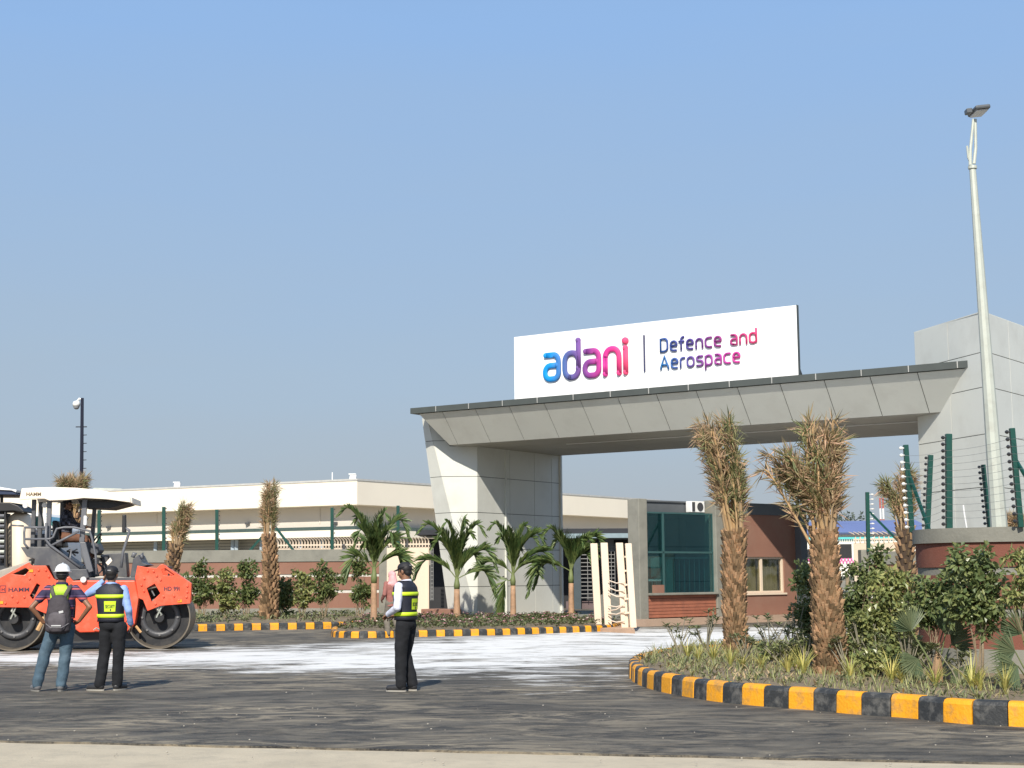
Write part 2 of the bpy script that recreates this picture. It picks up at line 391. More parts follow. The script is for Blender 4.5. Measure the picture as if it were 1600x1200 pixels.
# ================================================================== KERBS
M_ky = mat('kerb_yellow', (0.86, 0.37, 0.012), 0.6, 0.06, 6, 0.4, 30, dirt=(0.30, 0.20, 0.09), dscale=6, damt=0.75)
M_kb = mat('kerb_black', (0.035, 0.037, 0.038), 0.6, 0.2, 6, 0.4, 30, dirt=(0.20, 0.19, 0.17), dscale=6, damt=0.7)
def smooth_path(pts, k=8):
    P = [Vector(p) for p in pts]; out_ = []
    for i in range(len(P) - 1):
        p0 = P[max(i - 1, 0)]; p1 = P[i]; p2 = P[i + 1]; p3 = P[min(i + 2, len(P) - 1)]
        for j in range(k):
            t = j / k; out_.append(0.5 * ((2 * p1) + (p2 - p0) * t + (2 * p0 - 5 * p1 + 4 * p2 - p3) * t * t + (3 * p1 - p0 - 3 * p2 + p3) * t ** 3))
    out_.append(P[-1]); return out_
def resample(path, step):
    L = [0]
    for i in range(1, len(path)): L.append(L[-1] + (path[i] - path[i - 1]).length)
    n = max(1, int(L[-1] / step)); res = []; j = 0
    for i in range(n + 1):
        s_ = L[-1] * i / n
        while j < len(L) - 2 and L[j + 1] < s_: j += 1
        f = (s_ - L[j]) / max(L[j + 1] - L[j], 1e-9); res.append(path[j].lerp(path[j + 1], f))
    return res
def kerb(path, label, h, w, side, L=0.5, start=0, paint=None):
    """stones along the path; side=+1 puts the body to the left of travel"""
    loc = Vector((path[0].x, path[0].y, 0)); T = thing('kerb', label, 'kerb', loc)
    sub = 4; fine = resample(path, L / sub); inner = []
    prof = [(0.0, -0.03), (0.012, h * 0.8), (0.035, h * 0.95), (0.07, h), (w - .02, h), (w, h - .02), (w, -0.03)]
    nrm = []
    for i in range(len(fine)):
        d = (fine[min(i + 1, len(fine) - 1)] - fine[max(i - 1, 0)]).normalized(); nrm.append(Vector((-d.y, d.x, 0)) * side)
    k = start; rr = random.Random(len(path))
    for s_ in range(0, len(fine) - 1, sub):
        e_ = min(s_ + sub, len(fine) - 1); rings = []
        jx = rr.uniform(-.006, .006); jz = rr.uniform(-.006, .006)
        for i in range(s_, e_ + 1):
            p = fine[i]; d = (fine[min(i + 1, len(fine) - 1)] - fine[max(i - 1, 0)]).normalized()
            if i == s_: p = p + d * 0.006
            if i == e_: p = p - d * 0.006
            rings.append([p + nrm[i] * (a + jx) + Vector((0, 0, z + jz)) for a, z in (prof if side < 0 else prof[::-1])])
        mb = MB(); mb.loft(rings); mb.build('kerb_stone', M_ky if k % 2 == 0 else M_kb, T, world=True, smooth=False, bevel=0.006); k += 1
    # mortar bed under the stones
    return T, [fine[i] + nrm[i] * (w - .01) for i in range(len(fine))]
M_soil = mat('bed_soil', (0.22, 0.17, 0.11), 0.95, 0.3, 3, 0.6, 15, dirt=(0.07, 0.06, 0.04), dscale=3, damt=0.7)
def bed(name, pts, z, amp=0.03, flatz=None):
    bm = bmesh.new(); vs = [bm.verts.new((p[0], p[1], z)) for p in pts]
    f = bm.faces.new(vs); bmesh.ops.triangulate(bm, faces=[f]); 
    for k in range(3):
        es = [e for e in bm.edges if e.calc_length() > 0.8]
        if es: bmesh.ops.subdivide_edges(bm, edges=es, cuts=1); bmesh.ops.triangulate(bm, faces=bm.faces[:])
    for v in bm.verts:
        if not v.is_boundary: v.co.z += amp * (noise.noise(v.co * 1.3) + 0.6 + noise.noise(v.co * 4) * .5)
    bmesh.ops.recalc_face_normals(bm, faces=bm.faces[:])
    me = bpy.data.meshes.new(name); bm.to_mesh(me); bm.free(); me.materials.append(M_soil)
    o = bpy.data.objects.new(name, me); COL.objects.link(o); o['kind'] = 'structure'; return o
# near island: round the nose, then along the road to the right
kn = [G(1180, 1022), G(1060, 1031), G(1004, 1041), G(982, 1054), G(1004, 1073), G(1084, 1091), G(1160, 1101), G(1260, 1109), G(1332, 1116), G(1416, 1122), G(1504, 1131), G(1600, 1136)]
kn.append(kn[-1] + (kn[-1] - kn[-2]) * 2.2)
kn = smooth_path(kn, 8)
_, inn = kerb(kn, 'yellow and black painted kerb curving round the near palm bed', 0.25, 0.18, 1, L=0.37)
bed('near_bed_soil', [*inn, (9.0, 14.5), (12, 20), (12, 30), (6.4, 28.6)], 0.20, 0.05)
kf = [G(60, 992.5), G(287, 987), G(400, 984.5), G(545, 981.5), G(560, 977)]
_, inf = kerb(smooth_path(kf, 6), 'long straight yellow and black kerb in front of the far red wall', 0.2, 0.18, 1, L=0.27, start=1)
km = [G(548, 983.5), G(524, 987), G(517, 991.5), G(524, 996), G(572, 997), G(658, 995), G(759, 993), G(868, 989.5), G(950, 986), G(968, 983), G(972, 980)]
_, inm = kerb(smooth_path(km, 6), 'yellow and black kerb of the flower median before the gate tower', 0.17, 0.17, 1, L=0.235)
bed('far_bed_soil', [*inf[:-4], (-5.3, 47.0), (-5.2, 58.3), (-30, 58.3), (-30, 44)], 0.15, 0.02)
bed('median_soil', [*inm, (2.6, 46), (2.3, 58.0), (-5.15, 58.0), (-5.1, 46)], 0.14, 0.02)
# ================================================================== GATEWAY
GA = Vector((-2.22, 53.34, 0)); E1 = Vector((.8262, -.5634, 0)); E2 = Vector((.5634, .8262, 0)); ZZ = Vector((0, 0, 1))
def g(u, v, z=0.0): return GA + E1 * u + E2 * v + ZZ * z
gate = thing('entrance_gateway', 'large grey clad entrance gateway with slanting left pier and overhead beam', 'gateway', g(0, 0, 0))
RL, RD = g(16.75, .85), Vector((13.05, 41.07, 0))      # right tower: left and front corner
RT = RD + Vector((.61, .79, 0)).normalized() * 5.5
def clad_face(poly, Uv, us, vs_, part='cladding_panel', th=0.02, m=M_alu, O=None): panels(poly, Uv, ZZ, us, vs_, part, m, gate, 0.022, th, O)
# left tower corners
A0 = g(-.02, 0.0, 6.2); T2 = g(.43, 1.04, 6.2); B2 = g(.43, 1.04, -.05)
PA, PB = g(-.95, .1), g(.43, 1.04)
C1 = W(669, 657.5, PA, PB); C0 = W(660, 653.5, g(-1.3, .12), g(.43, 1.25)); T0 = W(703, 697, PA, PB); T0.z = 6.2
nA_ = (C1 - C0).cross(B2 - C0); dl = ray(703, 967)
L0 = dl * ((C0 - Vector((0, 0, EYE))).dot(nA_) / dl.dot(nA_)) + Vector((0, 0, EYE)); L0.z = -.05
T3 = g(.43, 6.5, 6.2); B3 = g(.43, 6.5, -.05); K0 = L0 + E2 * 5.2; K1 = C0 + E2 * 6.4
core = MB()
core.add([C0, C1, T0, T2, B2, L0, T3, B3, K0, K1], [(0, 5, 4, 1), (1, 4, 3, 2), (3, 4, 7, 6), (0, 9, 8, 5), (7, 8, 9, 6), (0, 1, 2, 3, 6, 9)])
core.build('pier_core', M_joint, gate, world=True)
zs = [z for z in (-.05 + 1.29, 1.29 * 2, 1.29 * 3, 1.29 * 4, 1.29 * 5)]
zO = Vector((L0.x, L0.y, 0))
def tri_panels(poly, us, O):
    a, b, c = [Vector(p) for p in poly[:3]]; n = (b - a).cross(c - a).normalized()
    U = ZZ.cross(n).normalized(); V = n.cross(U)
    k = 1 / max(V.z, .3)
    panels(poly, U, V, us, [z * k for z in zs], 'cladding_panel', M_alu, gate, 0.022, 0.02, O)
tri_panels([C0, L0, B2, C1], [], L0)
tri_panels([C1, B2, T2, T0], [], B2)
panels([B2, B3, T3, T2], E2, ZZ, [1.75, 2.05, 3.7, 4.9], zs, 'cladding_panel', M_alu, gate, 0.022, 0.02, B2)
tri_panels([K1, K0, L0, C0], [1.7, 3.4], K0)
mb = MB(); mb.box(g(.475, 3.7 - .9, 3.1), (0.05, 0.07, 6.1), Matrix.Rotation(math.atan2(E1.y, E1.x), 3, 'Z')); mb.build('corner_trim', M_alu, gate, world=True); mb = MB(); mb.box(g(.49, 6.53, 3.1), (0.09, 0.1, 6.2), Matrix.Rotation(math.atan2(E1.y, E1.x), 3, 'Z'))
mb.build('corner_trim', M_alu, gate, world=True)
# beam
UL, UR = -.95, 19.15
bz0, bz1 = 6.2, 7.28
core = MB()
core.add([g(-.02, .03, bz0), g(17.8, .03, bz0), g(UR - .03, -.87, bz1), g(UL + .30, -.87, bz1), g(-.02, 6.5, bz0), g(17.8, 6.5, bz0), g(UR, 6.5, bz1), g(UL, 6.5, bz1)],
         [(0, 1, 2, 3), (5, 4, 7, 6), (4, 5, 1, 0), (3, 2, 6, 7), (0, 3, 7, 4), (1, 5, 6, 2)])
core.build('beam_core', M_joint, gate, world=True)
Vf = (g(0, -.9, bz1) - g(0, 0, bz0))
fas = [g(0, 0, bz0), g(17.8, 0, bz0), g(UR, -.9, bz1), g(UL + .27, -.9, bz1)]
panels(fas, E1, Vf, [0.35 + 1.42 * i for i in range(14)], [], 'fascia_panel', M_alu, gate, 0.024, 0.02, g(0, 0, bz0))
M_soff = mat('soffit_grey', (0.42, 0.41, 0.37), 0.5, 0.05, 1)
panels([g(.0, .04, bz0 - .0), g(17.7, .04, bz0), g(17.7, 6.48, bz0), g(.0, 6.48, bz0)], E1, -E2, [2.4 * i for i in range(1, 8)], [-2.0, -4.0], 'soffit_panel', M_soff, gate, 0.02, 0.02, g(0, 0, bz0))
mb = MB(); mb.slab([g(3.6, 2.02, bz0 - .045), g(17.0, 2.02, bz0 - .045), g(17.0, 2.10, bz0 - .045), g(3.6, 2.10, bz0 - .045)][::-1], ZZ * .02); mb.build('soffit_strip', M_white, gate, world=True)
# lip: dark band of separate lengths with pale joints
x = UL - .06; k = 0
while x < UR - .1:
    x2 = min(x + 1.42 if k else x + 1.15, UR); mb = MB()
    mb.slab([g(x, -1.0, 7.29), g(x2 - .035, -1.0, 7.29), g(x2 - .035, -1.0, 7.49), g(x, -1.0, 7.49)], E2 * 7.5)
    mb.build('roof_edge', M_lip, gate, world=True)
    mb = MB(); mb.slab([g(x2 - .028, -1.004, 7.30), g(x2 - .003, -1.004, 7.30), g(x2 - .003, -1.004, 7.485), g(x2 - .033, -1.004, 7.485)], E2 * .3)
    mb.build('edge_joint', mat('joint_pale_grey', (.42, .42, .40), .6), gate, world=True); x = x2; k += 1
# right tower
def rt(P, z): return Vector((P.x, P.y, z))
TOPZ = 8.72
bk = RL + (RT - RD) * 1.0
core = MB(); core.slab([rt(RL, -.05), rt(RD, -.05), rt(RT, -.05), rt(bk, -.05)][::-1], ZZ * (TOPZ - .0)); core.build('tower_core', M_joint, gate, world=True)
d1 = (RD - RL).normalized(); L1 = (RD - RL).length
panels([rt(RL, -.03), rt(RD, -.03), rt(RD, TOPZ), rt(RL, TOPZ)], d1, ZZ, [1.85], [1.3, 2.6, 3.9, 5.35, 6.65, 7.62], 'cladding_panel', M_alu, gate, 0.022, 0.02, rt(RL, 0))
d2 = (RT - RD).normalized()
panels([rt(RD, -.03), rt(RT, -.03), rt(RT, TOPZ), rt(RD, TOPZ)], d2, ZZ, [1.9, 3.6], [1.3, 2.6, 3.9, 5.35, 6.65, 7.62], 'cladding_panel', M_alu, gate, 0.022, 0.02, rt(RD, 0))
panels([rt(bk, -.03), rt(RL, -.03), rt(RL, TOPZ), rt(bk, TOPZ)], (RL - bk), ZZ, [1.9, 3.6], [1.3, 2.6, 3.9, 5.35, 6.65, 7.62], 'cladding_panel', M_alu, gate, 0.022, 0.02, rt(bk, 0))
mb = MB(); mb.slab([rt(RL + (RL - RD).normalized() * .05, TOPZ), rt(RD - d2 * .05, TOPZ), rt(RT, TOPZ), rt(bk, TOPZ)][::-1], ZZ * .03); mb.build('cap_flashing', M_alu, gate, world=True)
mb = MB(); mb.box(g(-1.0, .9, .15) , (1.3, .9, .5), Matrix.Rotation(math.atan2(E1.y, E1.x), 3, 'Z')); mb.build('plinth', M_brick, gate, world=True, bevel=.02)
# ------------------------------------------------------------------ sign on the beam
SU0, SU1, SV = 2.96, 13.45, -.25
sg = thing('rooftop_sign', 'long white company sign board standing on top of the gateway beam', 'sign', g(SU0, SV, 7.49))
mb = MB(); mb.slab([g(SU0, SV, 7.5), g(SU1, SV, 7.5), g(SU1, SV, 9.76), g(SU0, SV, 9.76)], E2 * .16); mb.build('board', M_sign, sg, world=True)
mb = MB()
for k in range(6): mb.beam(g(SU0 + .5 + k * 1.9, SV + .17, 9.2), g(SU0 + .5 + k * 1.9, SV + 1.6, 7.5), .05, .05); mb.box(g(SU0 + .5 + k * 1.9, SV + .2, 8.6), (.05, .05, 2.2))
mb.build('support_frame', M_dark, sg, world=True)
mb = MB(); mb.slab([g(SU1 + .002, SV - .002, 7.5), g(SU1 + .006, SV - .002, 7.5), g(SU1 + .006, SV - .002, 9.775), g(SU1 + .002, SV - .002, 9.775)], E2 * .16); mb.build('end_trim', M_lip, sg, world=True)
def grad_mat(name, stops, u0, u1):
    m = bpy.data.materials.new(name); m.use_nodes = True; t = m.node_tree; b = t.nodes['Principled BSDF']; b.inputs['Roughness'].default_value = 0.65; b.inputs['Specular IOR Level'].default_value = 0.3
    geo = t.nodes.new('ShaderNodeNewGeometry'); dt = t.nodes.new('ShaderNodeVectorMath'); dt.operation = 'DOT_PRODUCT'
    t.links.new(geo.outputs['Position'], dt.inputs[0]); dt.inputs[1].default_value = tuple(E1)
    base = g(0, 0).dot(E1); mr = t.nodes.new('ShaderNodeMapRange'); mr.inputs[1].default_value = base + u0; mr.inputs[2].default_value = base + u1
    t.links.new(dt.outputs['Value'], mr.inputs[0]); cr = t.nodes.new('ShaderNodeValToRGB'); t.links.new(mr.outputs[0], cr.inputs[0])
    el = cr.color_ramp.elements
    for i, (p, c) in enumerate(stops):
        if i >= 2: el.new(p)
        el[i].position = p
    for e, (p, c) in zip(el, stops): e.color = (*c, 1)
    t.links.new(cr.outputs[0], b.inputs['Base Color']); return m
def sgn(px, py): 
    p = W(px, py, g(SU0, SV), g(SU1, SV)); return ((p - g(0, SV)).dot(E1), p.z)
# letters a d a n i traced as strokes in sign units (x across, y up; x-height 1)
def arc(cx, cy, rx, ry, a0, a1, n=10): return [(cx + rx * math.cos(math.radians(a0 + (a1 - a0) * i / n)), cy + ry * math.sin(math.radians(a0 + (a1 - a0) * i / n))) for i in range(n + 1)]
def rrect(x0, y0, x1, y1, r):
    return arc(x0 + r, y0 + r, r, r, 270, 180, 5) + arc(x0 + r, y1 - r, r, r, 180, 90, 5) + arc(x1 - r, y1 - r, r, r, 90, 0, 5) + arc(x1 - r, y0 + r, r, r, 0, -90, 5) + [(x0 + r, y0)]
LET = {'a': ([[(0.06, 1.0)] + [(0.5, 1.0)] + arc(0.5, 0.72, .28, .28, 90, 0, 6) + [(0.78, .3)] + arc(.5, .28, .28, .28, 0, -90, 6) + arc(0.28, 0.28, .28, .28, 270, 90, 9) + [(0.74, .56)]], 0.78),
       'd': ([rrect(0, 0, .78, 1, .34), [(.78, .35), (.78, 1.5)]], 0.78),
       'n': ([[(0, 0), (0, .7)] + arc(.34, .66, .34, .34, 180, 90, 6) + arc(.42, .66, .34, .34, 90, 0, 6) + [(.76, 0)]], 0.76),
       'i': ([[(0, 0), (0, .98)]], 0.0)}
u_a, z_a = sgn(853, 594); u_b, z_b = sgn(979, 584); zt = sgn(915, 545)[1]
M_adani = grad_mat('logo_gradient', [(0, (.0, .30, .72)), (.10, (.01, .27, .70)), (.30, (.09, .12, .33)), (.55, (.24, .05, .27)), (.8, (.72, .04, .28)), (1, (.82, .08, .18))], u_a - .1, u_b + .1)
XH = 0.82; tot = .78 + .78 + .78 + .76 + 0; sp = 0.36; wid = (tot + sp * 4 + .0)
ux = (u_b - u_a) / wid; x = u_a; zb = (z_a + z_b) / 2 + .03
for ch in 'adani':
    st_, wd = LET[ch]; mb = MB()
    for s_ in st_: 
        pts = [g(x + p[0] * ux, SV - .05, zb + p[1] * XH) for p in s_]
        mb.tube(pts, .098, 10, up=tuple(E2), flat=.45)
        for e in (pts[0], pts[-1]): mb.ell(e, (.095, .05, .095))
    if ch == 'i': mb.ell(g(x, SV - .05, zb + 1.27 * XH), (.12, .09, .12))
    mb.build('letter', M_adani, sg, world=True, smooth=True); x += (wd + sp) * ux
u_l, z_l0 = sgn(1008, 581); _, z_l1 = sgn(1006, 524)
mb = MB(); mb.slab([g(u_l - .02, SV - .06, z_l0), g(u_l + .02, SV - .06, z_l0), g(u_l + .02, SV - .06, z_l1), g(u_l - .02, SV - .06, z_l1)], E2 * .058); mb.build('divider_bar', mat('ink_blue', (.04, .045, .12), .4), sg, world=True)
u1_, z1_ = sgn(1032, 550); u2_, z2_ = sgn(1184, 530); z3_ = sgn(1034, 577)[1]
M_def = grad_mat('tagline_gradient', [(0, (.03, .10, .30)), (.35, (.08, .05, .25)), (.7, (.35, .04, .22)), (1, (.72, .05, .17))], u1_, u2_)
M_aer = grad_mat('tagline_gradient_lower', [(0, (.02, .17, .42)), (.35, (.09, .08, .30)), (.75, (.40, .05, .33)), (1, (.62, .05, .30))], u1_, sgn(1158, 560)[0])
def word(txt, u, z, wid, m):
    """stroke lettering with rounded ends in the style of the logo"""
    S = {'D': ([[(0, 0), (0, 1.38), (.38, 1.38)] + arc(.38, 1.0, .38, .38, 90, 0, 5) + arc(.38, .38, .38, .38, 0, -90, 5) + [(0, 0)]], .76),
         'e': ([[(.04, .52), (.7, .52), (.7, .66)] + arc(.36, .66, .34, .34, 0, 180, 8) + arc(.36, .34, .34, .34, 180, 270, 6) + [(.62, 0)]], .7),
         'f': ([[(.15, 0), (.15, 1.1)] + arc(.42, 1.1, .27, .27, 180, 90, 5), [(-.05, .9), (.42, .9)]], .42),
         'n': ([[(0, 0), (0, .66)] + arc(.34, .64, .34, .34, 180, 0, 9) + [(.68, 0)]], .68),
         'c': ([[(.62, 1), (.34, 1)] + arc(.34, .66, .34, .34, 90, 180, 5) + arc(.34, .34, .34, .34, 180, 270, 5) + [(.62, 0)]], .62),
         'a': ([[(.08, 1), (.36, 1)] + arc(.36, .7, .3, .3, 90, 0, 5) + [(.66, 0), (.3, 0)] + arc(.3, .28, .28, .28, 270, 90, 8) + [(.62, .56)]], .66),
         'd': ([rrect(0, 0, .68, 1, .3), [(.68, .1), (.68, 1.42)]], .68),
         'A': ([[(0, 0), (0.02, .2), (.42, 1.38), (.82, .2), (.84, 0)], [(.12, .42), (.72, .42)]], .84),
         'r': ([[(0, 0), (0, .7)] + arc(.3, .7, .3, .3, 180, 90, 5) + [(.42, 1)]], .42),
         'o': ([rrect(0, 0, .7, 1, .33)], .7),
         's': ([[(.6, 1), (.25, 1)] + arc(.25, .76, .24, .24, 90, 270, 6) + [(.4, .52)] + arc(.4, .26, .26, .26, 90, -90, 6) + [(.02, 0)]], .62),
         'p': ([rrect(0, 0, .68, 1, .3), [(0, .9), (0, -.42)]], .68), ' ': ([], .35)}
    tot = sum(S[c][1] for c in txt) + .34 * (len(txt) - 1); k = wid / tot; x = u; h = .30
    for c in txt:
        if c != ' ':
            mb = MB()
            for s_ in S[c][0]:
                pts = [g(x + p[0] * k, SV - .045, z + p[1] * h) for p in s_]; mb.tube(pts, .036, 6, up=tuple(E2)); 
                for e in (pts[0], pts[-1]): mb.ell(e, (.035, .035, .035), n=8, m=5)
            mb.build('letter', m, sg, world=True, smooth=True)
        x += (S[c][1] + .34) * k
word('Defence and', u1_ + .03, z1_, (u2_ - u1_) - .06, M_def)
word('Aerospace', u1_ + .03, z3_, sgn(1158, 560)[0] - u1_ - .06, M_aer)
# ================================================================== GUARD HOUSE
HP = G(1001, 978.6); HD_ = Vector((.768, .640, 0)).normalized(); HN = Vector((HD_.y, -HD_.x, 0)); HB = -HN   # HN faces the road
def hs(px, py=900): return (W(px, py, HP, HP + HD_) - HP).dot(HD_)
def hz(px, py): return W(px, py, HP, HP + HD_).z
def h(a, b, z): return HP + HD_ * a + HB * b + ZZ * z          # b = depth behind the front face
gh = thing('guard_house', 'low guard house of red plaster and grey concrete with tinted glass front', 'guard house', HP)
HZ = hz(1003, 779)
def hbox(name, a0, a1, b0, b1, z0, z1, m, bevel=0.0, parent=None):
    mb = MB(); mb.slab([h(a0, b0, z0), h(a1, b0, z0), h(a1, b0, z1), h(a0, b0, z1)], HB * (b1 - b0)); return mb.build(name, m, parent or gh, world=True, bevel=bevel)
s0, s1, s2, s3, s4 = hs(1013), hs(1119), hs(1136), hs(1244), hs(1254)
DP = 5.0
hbox('column', 0, s0, 0, .5, 0, HZ, M_conc, .02); hbox('column', s1, s2, -.04, .5, 0, HZ + .04, M_conc, .02)
RLp = D(1008, 900, 54.5).to_2d().to_3d()
mb = MB(); q0 = h(.32, .5, 0); q1 = h(.52, .5, 0); mb.slab([q1, q0, RLp, RLp + HD_ * .25], ZZ * (HZ - .05)); mb.build('side_wall', M_conc, gh, world=True)
ra = (W(1012, 900, h(0, DP + .1, 0), h(1, DP + .1, 0)) - HP).dot(HD_); hbox('rear_wall', ra + .26, s4, DP + .1, DP + .35, 0, HZ - .05, M_brick)
M_fin = mat('fin_slate_header_shade', (.10, .11, .12), .7, .1, 2)
hbox('end_fin', s3, s4, -.25, DP + .1, 0, HZ - .02, M_fin)
mb = MB(); mb.slab([h(.6, .5, HZ - .35), h(s3, .5, HZ - .35), h(s3, DP, HZ - .35), RLp + HD_ * .3 + ZZ * (HZ - .35)], ZZ * .25); mb.build('roof_slab', M_conc, gh, world=True)
hbox('header_panel', s0, s1, .45, .6, hz(1060, 802), HZ - .06, M_fin)  # concrete header in the fin's slate: its shade is put into the colour
hbox('header_edge', s0 - .0, s1, .40, .72, HZ - .059, HZ - .01, M_fin)
# right wall with window
wz0, wz1 = hz(1170, 927), hz(1170, 870); wa0, wa1 = hs(1158), hs(1226)
hbox('wall', s2, wa0, .0, .22, .22, HZ - .4, M_brick); hbox('wall', wa1, s3, .0, .22, .22, HZ - .4, M_brick)
hbox('wall', wa0, wa1, .0, .22, .22, wz0, M_brick); hbox('wall', wa0, wa1, .0, .22, wz1, HZ - .4, M_brick)
hbox('parapet', s2, s3, -.03, .25, HZ - .4, HZ - .02, M_fin)
M_gl = bpy.data.materials.new('tinted_glass'); M_gl.use_nodes = True
t = M_gl.node_tree; b = t.nodes['Principled BSDF']; b.inputs['Base Color'].default_value = (.02, .06, .07, 1); b.inputs['Roughness'].default_value = .04; b.inputs['Specular IOR Level'].default_value = .5
tr = t.nodes.new('ShaderNodeBsdfTransparent'); tr.inputs[0].default_value = (.45, .75, .75, 1); ms = t.nodes.new('ShaderNodeMixShader'); ms.inputs[0].default_value = .75
gs = t.nodes.new('ShaderNodeBsdfGlossy'); gs.inputs['Roughness'].default_value = .03; gs.inputs[0].default_value = (.5, .75, .78, 1)
fr = t.nodes.new('ShaderNodeLayerWeight'); fr.inputs[0].default_value = .33
m2_ = t.nodes.new('ShaderNodeMixShader'); t.links.new(fr.outputs['Facing'], m2_.inputs[0])
t.links.new(b.outputs[0], ms.inputs[1]); t.links.new(tr.outputs[0], ms.inputs[2]); t.links.new(ms.outputs[0], m2_.inputs[1]); t.links.new(gs.outputs[0], m2_.inputs[2])
t.links.new(m2_.outputs[0], t.nodes['Material Output'].inputs[0])
M_gl2 = bpy.data.materials.new('clear_glass'); M_gl2.use_nodes = True
t = M_gl2.node_tree; tr = t.nodes.new('ShaderNodeBsdfTransparent'); tr.inputs[0].default_value = (.80, .80, .72, 1); gs = t.nodes.new('ShaderNodeBsdfGlossy'); gs.inputs['Roughness'].default_value = .03
lw_ = t.nodes.new('ShaderNodeLayerWeight'); lw_.inputs[0].default_value = .15; m3_ = t.nodes.new('ShaderNodeMixShader'); t.links.new(lw_.outputs['Facing'], m3_.inputs[0]); t.links.new(tr.outputs[0], m3_.inputs[1]); t.links.new(gs.outputs[0], m3_.inputs[2]); t.links.new(m3_.outputs[0], t.nodes['Material Output'].inputs[0])
win = None
mb = MB(); f_ = .07
for (x0, x1, y0, y1) in ((wa0, wa1, wz0, wz0 + f_), (wa0, wa1, wz1 - f_, wz1), (wa0, wa0 + f_, wz0 + f_, wz1 - f_), (wa1 - f_, wa1, wz0 + f_, wz1 - f_), ((wa0 + wa1) / 2 - .06, (wa0 + wa1) / 2 + .04, wz0 + f_, wz1 - f_)):
    mb.slab([h(x0, .06, y0), h(x1, .06, y0), h(x1, .06, y1), h(x0, .06, y1)], HB * .09)
mb.v = mb.v; win = mb.build('window', M_cream, gh, world=True)
hbox('sill', wa0 - .05, wa1 + .05, -.05, .06, wz0 - .06, wz0 - .002, M_cream)
for (x0, x1, bb) in ((wa0 + f_, (wa0 + wa1) / 2 - .06, .10), ((wa0 + wa1) / 2 + .04, wa1 - f_, .12)):
    mb = MB(); mb.slab([h(x0, bb, wz0 + f_), h(x1, bb, wz0 + f_), h(x1, bb, wz1 - f_), h(x0, bb, wz1 - f_)], HB * .008); p = mb.build('pane', M_gl2, win, world=True)
    mb = MB()
    n = 9
    for i in range(n): 
        q = x0 + (x1 - x0) * (i + .5) / n; mb.tube([h(q, .30 + .02 * (i % 2), wz0), h(q, .30 + .02 * (i % 2), wz1)], (x1 - x0) / n * .55, 6)
    mb.build('curtain', mat('curtain', (.30, .28, .20), .9, .1), gh, world=True)
# tinted front glass: two lights wide, a transom across
gz0, gz1, gzm = hz(1060, 926), hz(1060, 803), hz(1060, 863)
M_tf = mat('teal_frame', (.04, .10, .10), .4, .1)
for (x0, x1, y0, y1) in ((s0, hs(1041), gzm + .03, gz1), (hs(1041) + .02, s1, gzm + .03, gz1), (s0, hs(1041), gz0, gzm - .03), (hs(1041) + .02, s1, gz0, gzm - .03)):
    mb = MB(); mb.slab([h(x0 + .03, .12, y0), h(x1 - .03, .12, y0), h(x1 - .03, .12, y1), h(x0 + .03, .12, y1)], HB * .012); mb.build('glass_pane', M_gl, gh, world=True)
mb = MB()
for (x0, x1, y0, y1) in ((s0, s1, gzm - .03, gzm + .03), (s0, s1, gz1, gz1 + .05), (s0, s0 + .03, gz0, gz1), (s1 - .03, s1, gz0, gz1), (hs(1041) - .03, hs(1041) + .05, gz0, gz1)):
    mb.slab([h(x0, .10, y0), h(x1, .10, y0), h(x1, .10, y1), h(x0, .10, y1)], HB * .06)
mb.build('glazing_frame', M_tf, gh, world=True)
hbox('counter_ledge', s0 - .02, s1 + .0, -.12, .30, gz0 - .07, gz0, M_conc, .01)
for i in range(7):
    z0 = .24 + (gz0 - .07 - .24) * i / 7; z1 = .24 + (gz0 - .07 - .24) * (i + 1) / 7
    hbox('plank', s0 + .004, s1 - .004, .03 + .004 * (i % 3), .12, z0 + .006, z1 - .006, mat('timber_cladding', (.34, .125, .075), .6, .12, 4, .2, 40, dirt=(.22, .09, .06), dscale=3, damt=.6))
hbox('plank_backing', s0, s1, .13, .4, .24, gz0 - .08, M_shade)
hbox('base_step', -.15, s3 - .05, -.35, .5, 0.0, .215, mat('step_plaster', (.42, .30, .22), .85, .1, 2, .2, 20))
hbox('floor', s0, s3, .5, 3.4, .2, .3, M_conc); hbox('inner_platform', s0, s1, .42, 2.5, .3, .94, M_conc); 
PA_ = (W(1012, 900, h(0, 2.6, 0), h(1, 2.6, 0)) - HP).dot(HD_)
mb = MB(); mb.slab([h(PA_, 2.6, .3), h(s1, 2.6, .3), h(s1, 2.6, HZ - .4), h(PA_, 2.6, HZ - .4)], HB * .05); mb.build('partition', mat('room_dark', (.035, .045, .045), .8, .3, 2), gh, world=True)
# plaster box on the ledge, furniture behind the glass
tag(hbox('planter_box', hs(1023), hs(1037), -.02, .22, gz0 + .001, hz(1028, 914), M_brick), 'small terracotta box standing on the guard house ledge', 'box'); bpy.data.objects['planter_box'].parent = None; bpy.data.objects['planter_box'].location = wloc(gh)
def chair(a, b, name_lab):
    T = thing('office_chair', name_lab, 'chair', h(a, b, .95), rz=.6); m = mat('pale_frame', (.45, .70, .72), .4, .05)
    mb = MB(); mb.box((0, 0, .45), (.45, .45, .06)); mb.build('seat', m, T, bevel=.02)
    mb = MB(); mb.box((0, .22, .85), (.45, .05, .6)); mb.build('backrest', m, T, bevel=.02)
    for sx in (-1, 1):
        for sy in (-1, 1): mb = MB(); mb.cyl((sx * .2, sy * .2, 0), (sx * .2, sy * .2, .44), .02, 8); mb.build('leg', m, T)
chair(hs(1026) + .1, .5, 'pale chair behind the tinted glass at the left'); chair(hs(1054), .6, 'pale chair in the middle behind the tinted glass')
T = thing('steel_desk', 'pale railed desk behind the right half of the tinted glass', 'desk', h(hs(1094), .6, .75), rz=.73)
M_pf = mat('pale_frame', (.45, .70, .72), .4, .05)
